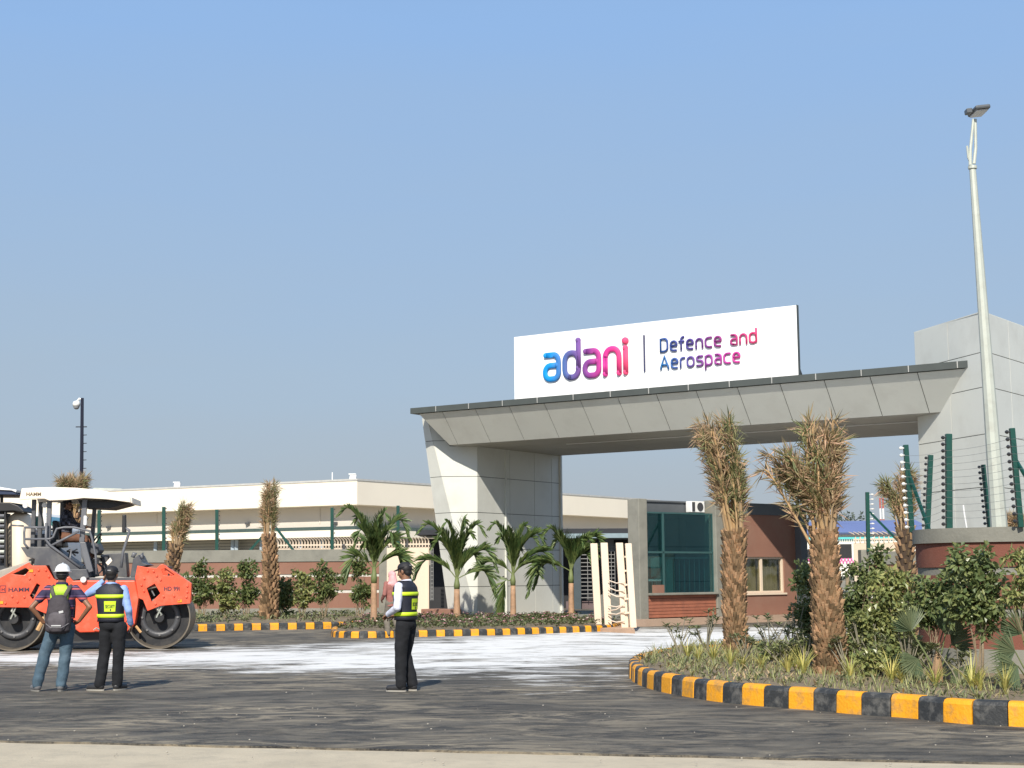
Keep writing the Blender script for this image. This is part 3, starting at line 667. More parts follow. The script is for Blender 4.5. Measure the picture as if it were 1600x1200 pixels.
mb = MB(); mb.box((0, 0, 1.35), (2.3, .6, .05)); mb.build('top', M_pf, T); mb = MB(); mb.box((-1.1, 0, .68), (.25, .6, 1.3)); mb.build('side_panel', M_pf, T)
mb = MB()
for i in range(9): mb.cyl((-.8 + i * .24, -.2, .05), (-.8 + i * .24, -.2, 1.3), .014, 6)
mb.build('railing', M_pf, T, kind='stuff')
ac = thing('air_conditioner', 'white outdoor air conditioner unit hung above the tinted glass', 'air conditioner', h(hs(1098), -.04 + .3, hz(1098, 801) ), rz=math.atan2(HD_.y, HD_.x))
mb = MB(); mb.box((0, 0, .19), (.62, .26, .36)); mb.build('casing', M_white, ac, bevel=.02)
mb = MB(); mb.cyl((.09, -.131, .19), (.09, -.145, .19), .14, 20); mb.build('fan_grille', M_dark, ac)
mb = MB(); mb.box((-.22, -.132, .19), (.13, .02, .30)); mb.build('side_grille', M_dark, ac)
# ================================================================== FAR RED WALL
def wall_run(name, label, P, Q, prof, parent=None, ext=None, thick=.25):
    """straight wall from P to Q made of stacked bands (z0, z1, inset, material, part name)"""
    T = thing(name, label, 'wall', P); d = (Q - P).normalized(); n = Vector((-d.y, d.x, 0))
    for z0, z1, ins, m, nm in prof:
        mb = MB(); mb.slab([P + n * ins + ZZ * z0, Q + n * ins + ZZ * z0, Q + n * ins + ZZ * z1, P + n * ins + ZZ * z1], n * (thick - ins * 2)); mb.build(nm, m, T, world=True)
    return T
M_strip = mat('strip_white', (.66, .64, .58), .7, .1, 2, dirt=(.3, .28, .24), dscale=1.2, damt=.7)
fprof = [(0, .38, -.03, M_conc, 'plinth'), (.38, .95, 0, M_brick, 'plaster_band'), (.95, 1.07, .03, M_strip, 'groove_strip'), (1.07, 1.57, 0, M_brick, 'plaster_band'), (1.57, 1.68, .03, M_strip, 'groove_strip'), (1.68, 2.16, 0, M_brick, 'plaster_band'), (2.16, 2.62, -.04, M_conc, 'coping')]
WP, WQ = G(-330, 972), G(588, 966.5); WQ = Vector((WQ.x, 58.4, 0)); WP = Vector((-26.5, 58.4, 0))
wall_run('boundary_wall', 'long red plaster boundary wall with grey coping behind the far plants', WP, WQ, fprof)
mb = MB(); mb.box(WQ + Vector((.18, .1, 1.36)), (.36, .5, 2.72)); tag(mb.build('wall_pier', M_conc, None, bevel=.02), 'grey concrete pier closing the right end of the far red wall', 'pier')
# ================================================================== NEAR RED WALL
T = thing('boundary_wall', 'curved red plaster wall with concrete bands at the right edge', 'wall', (5.6, 21.2, 0))
path = smooth_path([Vector((6.9, 24.5, 0)), Vector((6.2, 23.0, 0)), Vector((5.84, 21.9, 0)), Vector((6.0, 21.15, 0)), Vector((6.5, 20.7, 0)), Vector((7.5, 20.2, 0)), Vector((9.2, 19.5, 0)), Vector((11.5, 18.6, 0))], 6)
path = resample(path, .10)
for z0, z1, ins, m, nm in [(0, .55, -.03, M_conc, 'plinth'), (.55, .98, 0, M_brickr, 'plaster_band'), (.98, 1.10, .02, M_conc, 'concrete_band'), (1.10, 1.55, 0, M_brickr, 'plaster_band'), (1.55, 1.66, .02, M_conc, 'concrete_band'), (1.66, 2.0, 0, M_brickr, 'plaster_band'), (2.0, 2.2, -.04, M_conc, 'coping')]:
    mb = MB(); rings = []
    for i, p in enumerate(path):
        d = (path[min(i + 1, len(path) - 1)] - path[max(i - 1, 0)]).normalized(); n = Vector((-d.y, d.x, 0))
        a_ = p + n * ins; b_ = p + n * (.28 - ins); rings.append([a_ + ZZ * z0, b_ + ZZ * z0, b_ + ZZ * z1, a_ + ZZ * z1][::-1])
    mb.loft(rings); o = mb.build(nm, m, T, world=True, smooth=True); md = o.modifiers.new('split', 'EDGE_SPLIT'); md.split_angle = .6
NEARW = path
# wall piece and pier seen between the palms
P_ = G(1352, 985); 
wall_run('boundary_wall', 'distant stub of red wall with grey coping right of the second big palm', D(1362, 990, 47).to_2d().to_3d(), D(1450, 990, 45.5).to_2d().to_3d(), [(a_ * .85, b_ * .85, c_, d_, e_) for a_, b_, c_, d_, e_ in fprof])
q = D(1358, 990, 47.2).to_2d().to_3d(); mb = MB(); mb.box(q + Vector((0, .1, 1.15)), (.38, .45, 2.30)); tag(mb.build('wall_pier', M_conc, None, bevel=.02), 'grey concrete pier beside the green post behind the shrubs', 'pier')
# ================================================================== ELECTRIC FENCE POSTS
M_ins = mat('insulator_black', (.03, .03, .032), .35, .2); M_insw = mat('insulator_white', (.75, .75, .72), .35, .1)
def epost(label, base, top, w, n, side, grp, brace=None, white=False, iw=.07):
    base = Vector(base); top = Vector(top); T = thing('fence_post', label, 'fence post', base, group=grp)
    mb = MB(); d = top - base; q = d.to_track_quat('Z', 'Y').to_matrix(); mb.box(base + d / 2, (w, w, d.length), q); mb.build('post', M_green, T, world=True, bevel=.006)
    mb = MB(); mb.tube([(0, 0, 0), (side * iw * .35, 0, 0), (side * iw * .4, 0, 0), (side * iw * .75, 0, 0), (side * iw, 0, 0)], [.010, .010, .024, .027, .012], 8, up=(0, 1, .01))
    me = None
    for i in range(n):
        p = base + d * (.06 + .90 * i / (n - 1)) + Vector((side * w / 2, -w * .3, 0)) - base
        if me is None: o = mb.build('insulator', M_insw if white else M_ins, T); me = o.data; o.location = p
        else: inst(me, 'insulator', T, p)
    if brace is not None:
        mb = MB(); mb.beam(brace[0], brace[1], w * .55, w * .55); mb.build('brace', M_green, T, world=True)
    return [base + d * (.06 + .90 * i / (n - 1)) + Vector((side * (w / 2 + iw * .6), -w * .3, 0)) for i in range(n)]
grp = 'green electric fence posts behind the near wall'
dw = 21.0
wires = []
wires.append(epost('leaning green fence post beside the dry palm at the wall end', D(1425, 832, 22.2), D(1415, 695, 22.2), .07, 12, -1, grp, white=True, brace=(D(1418, 735, 22.2), D(1452, 828, 21.9))))
epost('shorter green fence post just left of the tallest one', D(1449, 828, 27), D(1454, 711, 27), .085, 12, -1, grp)
wires.append(epost('tallest straight green fence post in front of the white tower', D(1483, 828, 21.3), D(1482, 678, 21.3), .085, 14, -1, grp))
epost('green fence post just left of the street lamp pole', D(1546, 824, 26.5), D(1536, 726, 26.5), .07, 11, -1, grp)
wires.append(epost('green fence post with braces at the right edge', D(1595, 824, 20.4), D(1581, 669, 20.4), .07, 13, -1, grp, brace=(D(1588, 720, 20.4), D(1612, 760, 20.2))))
epost('green braced fence post rising from the grey pier', D(1357, 862, 47), D(1355, 769, 47), .11, 12, 1, grp, white=True, iw=.14, brace=(D(1359, 800, 47), D(1408, 850, 46.4)))
mb = MB(); mb.tube([D(1511, 828, 23), D(1507, 805, 23), D(1505, 789, 23)], .013, 6); tag(mb.build('garden_stake', M_white), 'thin white leaning stake behind the near wall coping', 'stake')
T = thing('fence_wires', 'thin parallel electric wires strung between the near green posts', 'wires', (6, 21, 2.2))
for i in range(11):
    pts = [wires[0][i], wires[1][i + 1], wires[2][i + 1]]
    ext_ = wires[2][i + 1] + (wires[2][i + 1] - wires[1][i + 1])
    pl = []
    for a_, b_ in zip(pts + [], pts[1:] + [ext_]):
        for k in range(5): f = k / 5; pl.append(a_.lerp(b_, f) - ZZ * .03 * 4 * f * (1 - f))
    mb = MB(); mb.tube(pl, .0022, 4); mb.build('wire', mat('wire_grey', (.4, .4, .38), .4, .1, metal=.6), T, world=True)
grp = 'green fence posts along the far red wall'
for px, py0, py1, lab in ((155, 858, 797, 'green fence post under the roller canopy edge'), (256, 861, 792, 'green fence post left of the leaning dry palm'), (339, 863, 796, 'green fence post midway between the two dry palms'), (519, 862, 793, 'green fence post above the cream spiked railing'), (622, 862, 790, 'green fence post behind the first feather palm')):
    base = D(px, py0, 58.5); epost(lab, (base.x, 58.5, 2.6), D(px, py1, 58.5), .12, 9, 1, grp, iw=.06)
for px0, py0, px1, py1, lab in ((412, 836, 388, 863, 'left diagonal green brace behind the dry palm'), (430, 823, 461, 863, 'right diagonal green brace beside the dry palm')):
    a_ = D(px0, py0, 58.5); b_ = D(px1, py1, 58.5); mb = MB(); mb.beam(a_, b_, .09, .09); tag(mb.build('fence_brace', M_green, None), lab, 'brace', group='green braces beside the dry palm')
# cream spiked railing and gate leaf
def spikes(label, P, Q, z0, z1, n, curl=.1, slab_z=None):
    T = thing('spiked_railing', label, 'railing', P); d = Q - P; nn = Vector((d.y, -d.x, 0)).normalized()
    mb = MB()
    for i in range(n):
        p = P + d * (i + .5) / n; Hh = z1 - z0
        mb.tube([p + ZZ * z0, p + ZZ * (z0 + Hh * .6), p + ZZ * (z0 + Hh * .8) + nn * curl * .3 - d.normalized() * curl * .2, p + ZZ * z1 + nn * curl - d.normalized() * curl * .8], [.03, .03, .026, .012], 5)
    mb.build('spike', M_cream, T, world=True, kind='stuff')
    mb = MB(); mb.beam(P + ZZ * (z0 + (z1 - z0) * .3), Q + ZZ * (z0 + (z1 - z0) * .3), .05, .06); mb.build('rail', M_cream, T, world=True)
    if slab_z is not None:
        mb = MB(); mb.slab([P + ZZ * slab_z, Q + ZZ * slab_z, Q + ZZ * z0, P + ZZ * z0], -nn * .12); mb.build('base_panel', M_cream, T, world=True)
    return T
a_ = D(427, 900, 60.5); b_ = D(672, 900, 60.0)
spikes('cream spiked railing above the far red wall', Vector((a_.x, a_.y, 0)), Vector((b_.x, b_.y, 0)), D(427, 857, 60.5).z, D(427, 841, 60.5).z, 52, .16, 2.0)
T = thing('gate_leaf', 'tall plain cream sliding gate leaf left of the gate pier', 'gate', G(650, 967))
a_ = G(604, 967); b_ = G(671, 967); zt = D(640, 856, a_.y).z
mb = MB(); mb.slab([a_ + ZZ * .12, b_ + ZZ * .12, b_ + ZZ * zt, a_ + ZZ * zt], Vector((0, .12, 0))); mb.build('leaf_panel', M_cream, T, world=True, bevel=.01)
mb = MB(); mb.beam(b_ + Vector((-.05, -.03, .06)), b_ + Vector((-.05, -.03, zt)), .1, .07); mb.build('edge_stile', M_cream, T, world=True)
mb = MB(); mb.slab([a_ + ZZ * .0, b_ + ZZ * .0, b_ + ZZ * .11, a_ + ZZ * .11], Vector((0, .2, 0))); mb.build('track', mat('rusty_track', (.28, .10, .06), .8, .2), T, world=True)
# cream gate posts lashed with rope
T = thing('cream_gate', 'open cream gate of tall box posts tied with pale rope beside the guard house', 'gate', G(955, 985))
for (xt, xb, y0, y1, ww, dd) in ((928, 935, 849, 976, 11, 44.2), (944, 951, 848, 984, 11, 43.4), (968, 977, 848, 985, 11, 43.0), (982, 990, 849, 981, 10, 42.8)):
    a_ = D(xb, y1, dd); b_ = D(xt, y0, dd); wd = ww * dd / FPX
    mb = MB(); mb.slab([a_ + Vector((-wd / 2, 0, 0)), a_ + Vector((wd / 2, 0, 0)), b_ + Vector((wd / 2, 0, 0)), b_ + Vector((-wd / 2, 0, 0))], Vector((0, .22, 0))); mb.build('gate_post', M_cream, T, world=True, bevel=.015)
r = random.Random(5); M_rope = mat('rope_pale', (.72, .60, .48), .8, .1)
for i in range(8):
    y_ = 905 + i * 9; a_ = D(950, y_ + r.uniform(-6, 6), 43.3); b_ = D(976, y_ + r.uniform(-8, 10), 42.9)
    mb = MB(); mb.tube([a_, (a_ + b_) / 2 - ZZ * .05 - Vector((0, .05, 0)), b_], .018, 5); mb.build('rope', M_rope, T, world=True)
for i in range(5):
    y_ = 870 + i * 22
    for (x0, x1) in ((976, 984),):
        mb = MB(); mb.beam(D(x0, y_, 42.95), D(x1, y_ - 1, 42.9), .05, .05); mb.build('hinge_bar', M_cream, T, world=True)
mb = MB(); mb.slab([G(938, 987, .0), G(992, 990, .0), G(988, 983, .0), G(945, 982, .0)], ZZ * .1); mb.build('sill_plate', mat('tan_sill', (.50, .33, .22), .7, .1), T, world=True)
# ================================================================== CREAM BUILDING BEHIND
bl = thing('long_building', 'long low cream factory building with deep parapet behind the wall', 'building', D(553, 900, 95).to_2d().to_3d())
BC = D(553, 900, 95).to_2d().to_3d(); dL = D(170, 900, 105).to_2d().to_3d() - BC; dR = D(1015, 900, 124).to_2d().to_3d() - BC
BL = BC + dL * 2.2; BR = BC + dR * 1.0; zT = D(553, 753, 95).z
def bband(name, z0, z1, m, out=0.0, back=6.0, tl=0.0, tr=0.0, Lf=None, Rt=None):
    Lq = Lf or BL; Rq = Rt or BR
    nL = Vector((dL.y, -dL.x, 0)).normalized(); nL = nL if nL.y < 0 else -nL
    nR = Vector((-dR.y, dR.x, 0)).normalized(); nR = nR if nR.y < 0 else -nR
    nC = (nL + nR).normalized() / max(.3, (nL + nR).normalized().dot(nL))
    mb = MB(); f_ = [Lq + nL * out, BC + nC * out, Rq + nR * out]; k_ = [Lq - nL * back, BC - nC * back, Rq - nR * back]
    ring = f_ + k_[::-1]
    mb.slab([p + ZZ * z0 for p in ring][::-1] if False else [p + ZZ * z0 for p in ring], ZZ * (z1 - z0)); o = mb.build(name, m, bl, world=True)
    bm = bmesh.new(); bm.from_mesh(o.data); bmesh.ops.recalc_face_normals(bm, faces=bm.faces[:]); bm.to_mesh(o.data); bm.free(); return o
zb = D(553, 790, 95).z
M_shw = mat('cream_wall_shaded', (.62, .57, .50), .8, .03, .4)  # cream greyed down: the shade under the parapet is put into the colour
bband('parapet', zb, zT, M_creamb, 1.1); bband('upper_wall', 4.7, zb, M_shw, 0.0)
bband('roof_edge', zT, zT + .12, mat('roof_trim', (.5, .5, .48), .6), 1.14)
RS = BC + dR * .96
bband('dark_glass_band', 4.45, 4.7, mat('dark_green_band', (.05, .08, .075), .5), .35)  # dark green glazing band above the canopy ledge
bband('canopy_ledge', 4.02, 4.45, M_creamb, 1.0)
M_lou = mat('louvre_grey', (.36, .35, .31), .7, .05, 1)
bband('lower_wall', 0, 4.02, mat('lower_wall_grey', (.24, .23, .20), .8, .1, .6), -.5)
nL = Vector((dL.y, -dL.x, 0)).normalized(); nL = nL if nL.y < 0 else -nL
mb = MB()
for k in range(9): 
    z0 = 2.2 + k * .2; mb.slab([BL + nL * -.45 + ZZ * z0, BC + dL * .25 + nL * -.45 + ZZ * z0, BC + dL * .25 + nL * -.40 + ZZ * (z0 + .17), BL + nL * -.40 + ZZ * (z0 + .17)][::-1], nL * .06)
mb.build('louvre', M_lou, bl, world=True, kind='stuff')
for px in (365, 371, 410, 505, 260, 245, 470):
    p = W(px, 850, BC, BC + dL); mb = MB(); mb.box(Vector((p.x, p.y - .3, 2.0)), (.22, .22, 4.0)); mb.build('column', mat('column_blue_grey', (.35, .42, .48), .6), bl, world=True)
for px, py in ((388, 818), (171, 824), (655 - 130, 817)):
    p = W(px, py, BC, BC + dL); mb = MB(); mb.box(p + nL * .1, (.30, .2, .13)); mb.build('wall_lamp', M_dark, bl, world=True)
for px in (245, 343, 433, 500): 
    p = W(px, 806, BC, BC + dL); mb = MB(); mb.box(p + nL * .02, (.05, .05, 1.0)); mb.build('rain_pipe', M_shw, bl, world=True)
for px, lab in ((273, 'small white hood on the roof above the left dry palm'), (549, 'white roof hood at the corner of the cream building')):
    p = W(px, 762 if px < 400 else 751, BC, BC + dL); T = thing('roof_vent', lab, 'vent', (p.x, p.y + .5, zT + .12)); 
    mb = MB(); mb.slab([Vector((-.2, 0, 0)), Vector((.2, 0, 0)), Vector((.26, 0, .38)), Vector((-.14, 0, .38))], Vector((0, .4, 0))); mb.build('hood', M_white, T); mb = MB(); mb.box((0, .2, .42), (.46, .5, .06)); mb.build('cover', M_white, T)
p = W(518, 753, BC, BC + dL); mb = MB(); mb.cyl(Vector((p.x, p.y + .4, zT)), Vector((p.x, p.y + .4, zT + .7)), .035, 8); tag(mb.build('vent_pipe', M_white), 'thin white pipe rising from the cream roof', 'pipe')
p = W(165, 770, BC, BC + dL); mb = MB(); mb.slab([Vector((p.x - 1.2, p.y, zT + .1)), Vector((p.x + 1.3, p.y, zT + .1)), Vector((p.x + 1.1, p.y, zT + .28)), Vector((p.x - .8, p.y, zT + .35))], Vector((0, 1, 0))); tag(mb.build('roof_hatch', M_galv), 'low grey hatch on the roof beside the canopy', 'hatch')
# entrance lobby and grilles seen right of the gate pier
lb = thing('entrance_lobby', 'dark glazed lobby with barred screens seen behind the cream gate posts', 'building', D(930, 900, 70).to_2d().to_3d())
def lx(px, dist=70.0): return D(px, 900, dist).x
def lbox(name, px0, px1, z0, z1, dy, dd, m, base=70.0): mb = MB(); mb.slab([Vector((lx(px0), base + dy, z0)), Vector((lx(px1), base + dy, z0)), Vector((lx(px1), base + dy, z1)), Vector((lx(px0), base + dy, z1))], Vector((0, dd, 0))); return mb.build(name, m, lb, world=True)
zz_ = lambda py: D(900, py, 70).z
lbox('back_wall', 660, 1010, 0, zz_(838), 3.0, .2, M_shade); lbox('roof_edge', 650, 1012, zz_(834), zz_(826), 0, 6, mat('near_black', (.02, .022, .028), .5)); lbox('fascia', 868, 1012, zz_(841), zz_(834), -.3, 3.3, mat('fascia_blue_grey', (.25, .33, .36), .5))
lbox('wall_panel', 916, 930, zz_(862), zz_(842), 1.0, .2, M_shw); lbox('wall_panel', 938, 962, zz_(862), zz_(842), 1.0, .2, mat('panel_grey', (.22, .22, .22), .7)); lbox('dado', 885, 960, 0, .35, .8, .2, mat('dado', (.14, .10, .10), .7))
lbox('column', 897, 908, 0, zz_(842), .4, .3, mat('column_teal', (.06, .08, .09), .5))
for x0, x1 in ((908, 930), (951, 962), (672, 676)):
    for i in range(14):
        z0 = .5 + i * .18; lbox('bar', x0, x1, z0, z0 + .035, .5, .03, mat('bar_grey', (.25, .25, .24), .5))
    for k in range(3): lbox('upright', x0 + (x1 - x0) * k / 2 - .4, x0 + (x1 - x0) * k / 2 + .4, .45, 3.0, .46, .03, mat('bar_grey', (.25, .25, .24), .5))
# blue roofed shed beyond
sh = thing('blue_roofed_shed', 'blue roofed shed with white walls and teal trim far right of the guard house', 'building', D(1340, 900, 120).to_2d().to_3d())
def sx(px): return D(px, 900, 120).x
def sz(py): return D(1340, py, 120).z
def sbox(name, px0, px1, y0, y1, dy, dd, m, par=None): mb = MB(); mb.slab([Vector((sx(px0), 120 + dy, max(0, sz(y0)))), Vector((sx(px1), 120 + dy, max(0, sz(y0)))), Vector((sx(px1), 120 + dy, sz(y1))), Vector((sx(px0), 120 + dy, sz(y1)))], Vector((0, dd, 0))); return mb.build(name, m, par or sh, world=True)
mb = MB(); mb.slab([Vector((sx(1150), 119.6, sz(833))), Vector((sx(1470), 119.6, sz(833))), Vector((sx(1470), 127, sz(808))), Vector((sx(1150), 127, sz(812)))], Vector((0, .1, -.12))); mb.build('roof', mat('roof_blue', (.15, .19, .38), .5, .1, .3), sh, world=True)
sbox('eaves', 1150, 1470, 835, 832, -.3, .3, mat('teal_dark', (.04, .10, .14), .5)); sbox('wall', 1150, 1470, 900, 835, 0, 8, mat('shed_white', (.80, .78, .70), .7, .04, .2)); 
sbox('trim_stripe', 1150, 1470, 842, 839, -.05, .05, mat('cyan', (.12, .62, .62), .6)); 
mb = MB()
for i in range(60):
    x = sx(1250 + i * 3.6); mb.slab([Vector((x, 119.9, sz(844.5))), Vector((x + .12, 119.9, sz(844.5))), Vector((x + .12, 119.9, sz(842.5))), Vector((x, 119.9, sz(842.5)))], Vector((0, .04, 0)))
mb.build('vent_slot', mat('teal_slot', (.03, .20, .24), .5), sh, world=True, kind='stuff')
sbox('window', 1262, 1280, 870, 858, -.06, .06, M_shade); sbox('window', 1312, 1332, 872, 850, -.06, .06, M_shade)
mb = MB()
for i in range(40):
    for j in range(2):
        if (i + j) % 2: x = sx(1252 + i * 2.6); mb.slab([Vector((x, 119.93, sz(880 - j * 4))), Vector((x + .13, 119.93, sz(880 - j * 4))), Vector((x + .13, 119.93, sz(876 - j * 4))), Vector((x, 119.93, sz(876 - j * 4)))], Vector((0, .03, 0)))
mb.build('pink_check', mat('pink', (.70, .10, .35), .6), sh, world=True, kind='stuff')
a_ = D(1335, 900, 60); b_ = D(1425, 900, 59)
spikes('cream spiked railing beside the braced green post on the right', Vector((a_.x, a_.y, 0)), Vector((b_.x, b_.y, 0)), D(1380, 848, 60).z, D(1380, 831, 60).z, 12, .25, 1.2)
for px, lab in ((1376, 'left red and white mast on the horizon'), (1380.5, 'right red and white mast on the horizon')):
    base = D(px, 812, 230); T = thing('lattice_mast', lab, 'mast', (base.x, 230, 0), group='masts on the horizon'); zt = D(px, 778, 230).z
    for k in range(8):
        mb = MB(); mb.cyl(Vector((base.x, 230, zt * k / 8)), Vector((base.x, 230, zt * (k + 1) / 8)), .14, 6); mb.build('segment', mat('mast_red', (.45, .12, .10), .6) if k % 2 else M_white, T, world=True)
# ================================================================== STREET LAMP, CAMERA MAST
LB = G(1561, 1005, 0); LB = D(1561, 900, 25.0).to_2d().to_3d(); T = thing('street_lamp', 'tall pale tapering street lamp pole with flat lamp head at right', 'street lamp', LB)
t0 = D(1561, 822, 25.0); t1 = D(1519.5, 262, 25.0); lean = Vector((t1.x - t0.x, 0, t1.z - t0.z)); b0 = t0 - lean * ((t0.z) / lean.z)
T.location = b0
mb = MB(); mb.tube([b0, t0, t0.lerp(t1, .5), t1], [.155, .138, .095, .055], 10); mb.build('pole', M_galv, T, world=True)
mb = MB(); mb.tube([t1 - ZZ * .02, t1 + ZZ * .03], [.075, .075], 12); mb.build('collar', M_galv, T, world=True)
for a_, b_ in (((1516, 258), (1521, 186)), ((1522, 256), (1524, 186))):
    p = D(*a_, 25); q = D(*b_, 25); mb = MB(); mb.tube([p, p.lerp(q, .35) + Vector((.02 if a_[0] > 1518 else -.015, 0, 0)), q], [.03, .028, .024], 8); mb.build('bracket_arm', M_galv, T, world=True)
p = D(1513, 246, 25); q = D(1511, 228, 25); mb = MB(); mb.tube([t1, p, q], [.02, .02, .018], 6); mb.build('spare_arm', M_galv, T, world=True)
hc = D(1525, 173, 25); mb = MB(); M_lh = mat('lamp_head_grey', (.10, .11, .12), .4, .1)
rt_ = Matrix.Rotation(-.10, 3, 'Y')
mb.box(hc + Vector((.05, 0, 0)), (.26, .5, .075), rt_); mb.build('lamp_head', M_lh, T, world=True, bevel=.03)
mb = MB(); mb.box(hc + Vector((.05, 0, -.045)), (.2, .4, .02), rt_); mb.build('lens', mat('lens', (.6, .6, .62), .2), T, world=True)
mb = MB(); mb.box(hc + Vector((-.13, 0, -.015)), (.1, .16, .085), rt_); mb.build('mount', M_lh, T, world=True, bevel=.015)
CB = D(127, 900, 57).to_2d().to_3d(); T = thing('camera_mast', 'black spiked mast carrying a white dome camera at left', 'camera mast', (CB.x, 60, 0)); Q = 60.0
mb = MB(); mb.tube([D(126, 905, Q), D(128.5, 622, Q)], [.09, .065], 8); mb.build('pole', mat('navy_black', (.012, .014, .03), .4), T, world=True)
for i in range(6):
    p = D(128 - i * .2, 667 + i * 13, Q); mb = MB(); mb.tube([p - Vector((.03, 0, 0)), p + Vector((.2, 0, .01))], [.02, .015], 5); mb.build('spike', M_black, T, world=True)
p = D(127, 667, Q); mb = MB(); mb.tube([p - Vector((.22, 0, 0)), p + Vector((.22, 0, 0))], .022, 5); mb.build('crossbar', M_black, T, world=True)
mb = MB(); mb.tube([D(128, 624, Q), D(124, 623, Q), D(121, 627, Q)], .045, 8); mb.build('camera_arm', M_white, T, world=True)
cm = MB(); cm.lathe = None
p = D(119.5, 631, Q); mb = MB(); mb.tube([p + ZZ * .12, p + ZZ * .08, p + ZZ * .0, p - ZZ * .10], [.05, .13, .15, .14], 14); mb.build('camera_housing', M_white, T, world=True, smooth=True)
mb = MB(); mb.ell(p - ZZ * .11, (.125, .125, .12)); mb.build('camera_dome', mat('smoked_dome', (.30, .31, .33), .1), T, world=True, smooth=True)
# ================================================================== ROAD ROLLER
M_or = mat('machine_orange', (.84, .092, .036), .45, .05, 1.5, dirt=(.42, .17, .10), dscale=3.5, damt=.65, coat=.15)
M_ord = mat('machine_orange_shadow_side', (.80, .10, .04), .5, .05)
M_tread = mat('drum_steel', (.20, .17, .13), .5, .2, 2, dirt=(.08, .07, .06), dscale=3, damt=.7, metal=.3)
M_drumin = mat('drum_inside_black', (.018, .019, .022), .7, .2, 4, dirt=(.07, .065, .06), dscale=5, damt=.5)
M_can = mat('canopy_cream', (.86, .76, .62), .5, .03, 1)
M_hood = mat('dusty_hood', (.40, .37, .31), .7, .15, 3, dirt=(.20, .18, .15), dscale=4, damt=.6)
M_txt = mat('decal_dark', (.06, .03, .05), .5, .1)
RP = G(140, 1016); RS_ = 33.9 / FPX
R = thing('road_roller', 'big orange tandem road roller with cream canopy standing behind the two men', 'road roller', RP, rz=math.radians(7))
def rx(px): return (px - 140) * RS_
def rz_(py): return (1016 - py) * RS_
def rp(px, py, y): return Vector((rx(px), y, rz_(py)))
DW = 1.75
def drum(cx, r):
    o_ = MB(); n = 48; rings = []
    for (y, rr) in ((.46, r * .90), (.30, r * .93), (.06, r * .955), (.04, r * .965), (.04, r * .995), (.06, r), (1.45, r), (1.45, r * .9)):
        rings.append([Vector((cx + math.cos(2 * PI * i / n) * rr, y, r + math.sin(2 * PI * i / n) * rr)) for i in range(n)])
    o_.loft(rings, cap=False); d = o_.build('drum', [M_tread], R, smooth=True)
    md = d.modifiers.new('split', 'EDGE_SPLIT'); md.split_angle = .5
    mb = MB(); mb.cyl((cx, .36, r), (cx, .40, r), r * .92, 40); mb.build('drum_plate', M_drumin, d)
    mb = MB(); rg = []
    for (y, rr) in ((.36, r * .66), (.30, r * .64), (.30, r * .48), (.36, r * .46)): rg.append([Vector((cx + math.cos(2 * PI * i / 36) * rr, y, r + math.sin(2 * PI * i / 36) * rr)) for i in range(36)])
    mb.loft(rg, cap=False); mb.build('flange', M_dark, d, smooth=True)
    mb = MB(); mb.cyl((cx, .36, r), (cx, .12, r), r * .2, 20, r * .15); mb.build('hub', M_drumin, d)
    for k in range(8):
        a = 2 * PI * k / 8; b_ = MB(); b_.cyl((cx + math.cos(a) * r * .56, .30, r + math.sin(a) * r * .56), (cx + math.cos(a) * r * .56, .27, r + math.sin(a) * r * .56), .026, 6); b_.build('bolt', mat('bolt_dull', (.16, .16, .16), .5), d)
    mb = MB(); mb.tube([(cx + .02, .1, r * 1.5), (cx - .03, .05, r * 1.25), (cx + .05, .12, r * 1.1), (cx - .02, .2, r * .95)], .022, 6); mb.tube([(cx + .08, .1, r * 1.5), (cx + .04, .05, r * 1.3), (cx - .06, .12, r * 1.0)], .018, 6); mb.build('hose', M_galv, d, kind='stuff')
DR = 48.5 * RS_
drum(rx(23), DR); drum(rx(243), DR)
def P2(pts): return [(rx(a), rz_(b)) for a, b in pts]
LY = P2([(-44, 950), (-46, 925), (-20, 905), (0, 906), (45, 881), (50, 886), (71, 886), (83, 906), (92, 912), (92, 948), (74, 960), (60, 954), (50, 950), (0, 949)])
LH = [P2([(21, 899), (40, 889), (46, 893), (40, 901)][::-1]), P2([(48, 932), (58, 913), (63, 916), (53, 938)][::-1])]
RY = P2([(212, 937), (206, 905), (209, 887), (225, 890), (239, 891), (244, 886), (248, 885), (292, 915), (291, 946), (246, 949), (236, 953), (226, 957), (219, 940)])
RH = [P2([(246, 893), (252, 891), (266, 901), (263, 904), (249, 902)][::-1]), P2([(224, 922), (236, 915), (245, 930), (232, 943)][::-1])]
for nm, o_, hh in (('yoke_plate', LY, LH), ('yoke_plate', RY, RH)):
    mb = MB(); plate(o_, hh, -.02, .05, mb, lambda x, z, y: (x, y, z)); a = mb.build(nm, M_or, R, bevel=.008)
    mb = MB(); plate([(x * .97 + (-.12 if x > 0 else .1), z) for x, z in o_], [], DW - .05, DW, mb, lambda x, z, y: (x, y, z)); mb.build(nm, M_or, R)
# front and rear cross covers
mb = MB(); mb.slab([rp(250, 886, .05), rp(291, 915, .05), rp(291, 944, .05), rp(286, 944, .05), rp(286, 920, .05), rp(250, 895, .05)][::-1], Vector((0, .35, 0))); mb.build('end_cover', M_or, R)
mb = MB(); mb.slab([rp(-42, 905, .2), rp(46, 878, .2), rp(46, 886, .2), rp(0, 909, .2), rp(-42, 920, .2)][::-1], Vector((0, DW - .4, 0))); mb.build('rear_hood', M_hood, R, bevel=.03)
mb = MB(); mb.slab([rp(40, 876, .3), rp(52, 872, .3), rp(52, 886, .3), rp(40, 886, .3)][::-1], Vector((0, DW - .6, 0))); mb.build('hood_edge', M_hood, R, bevel=.02)
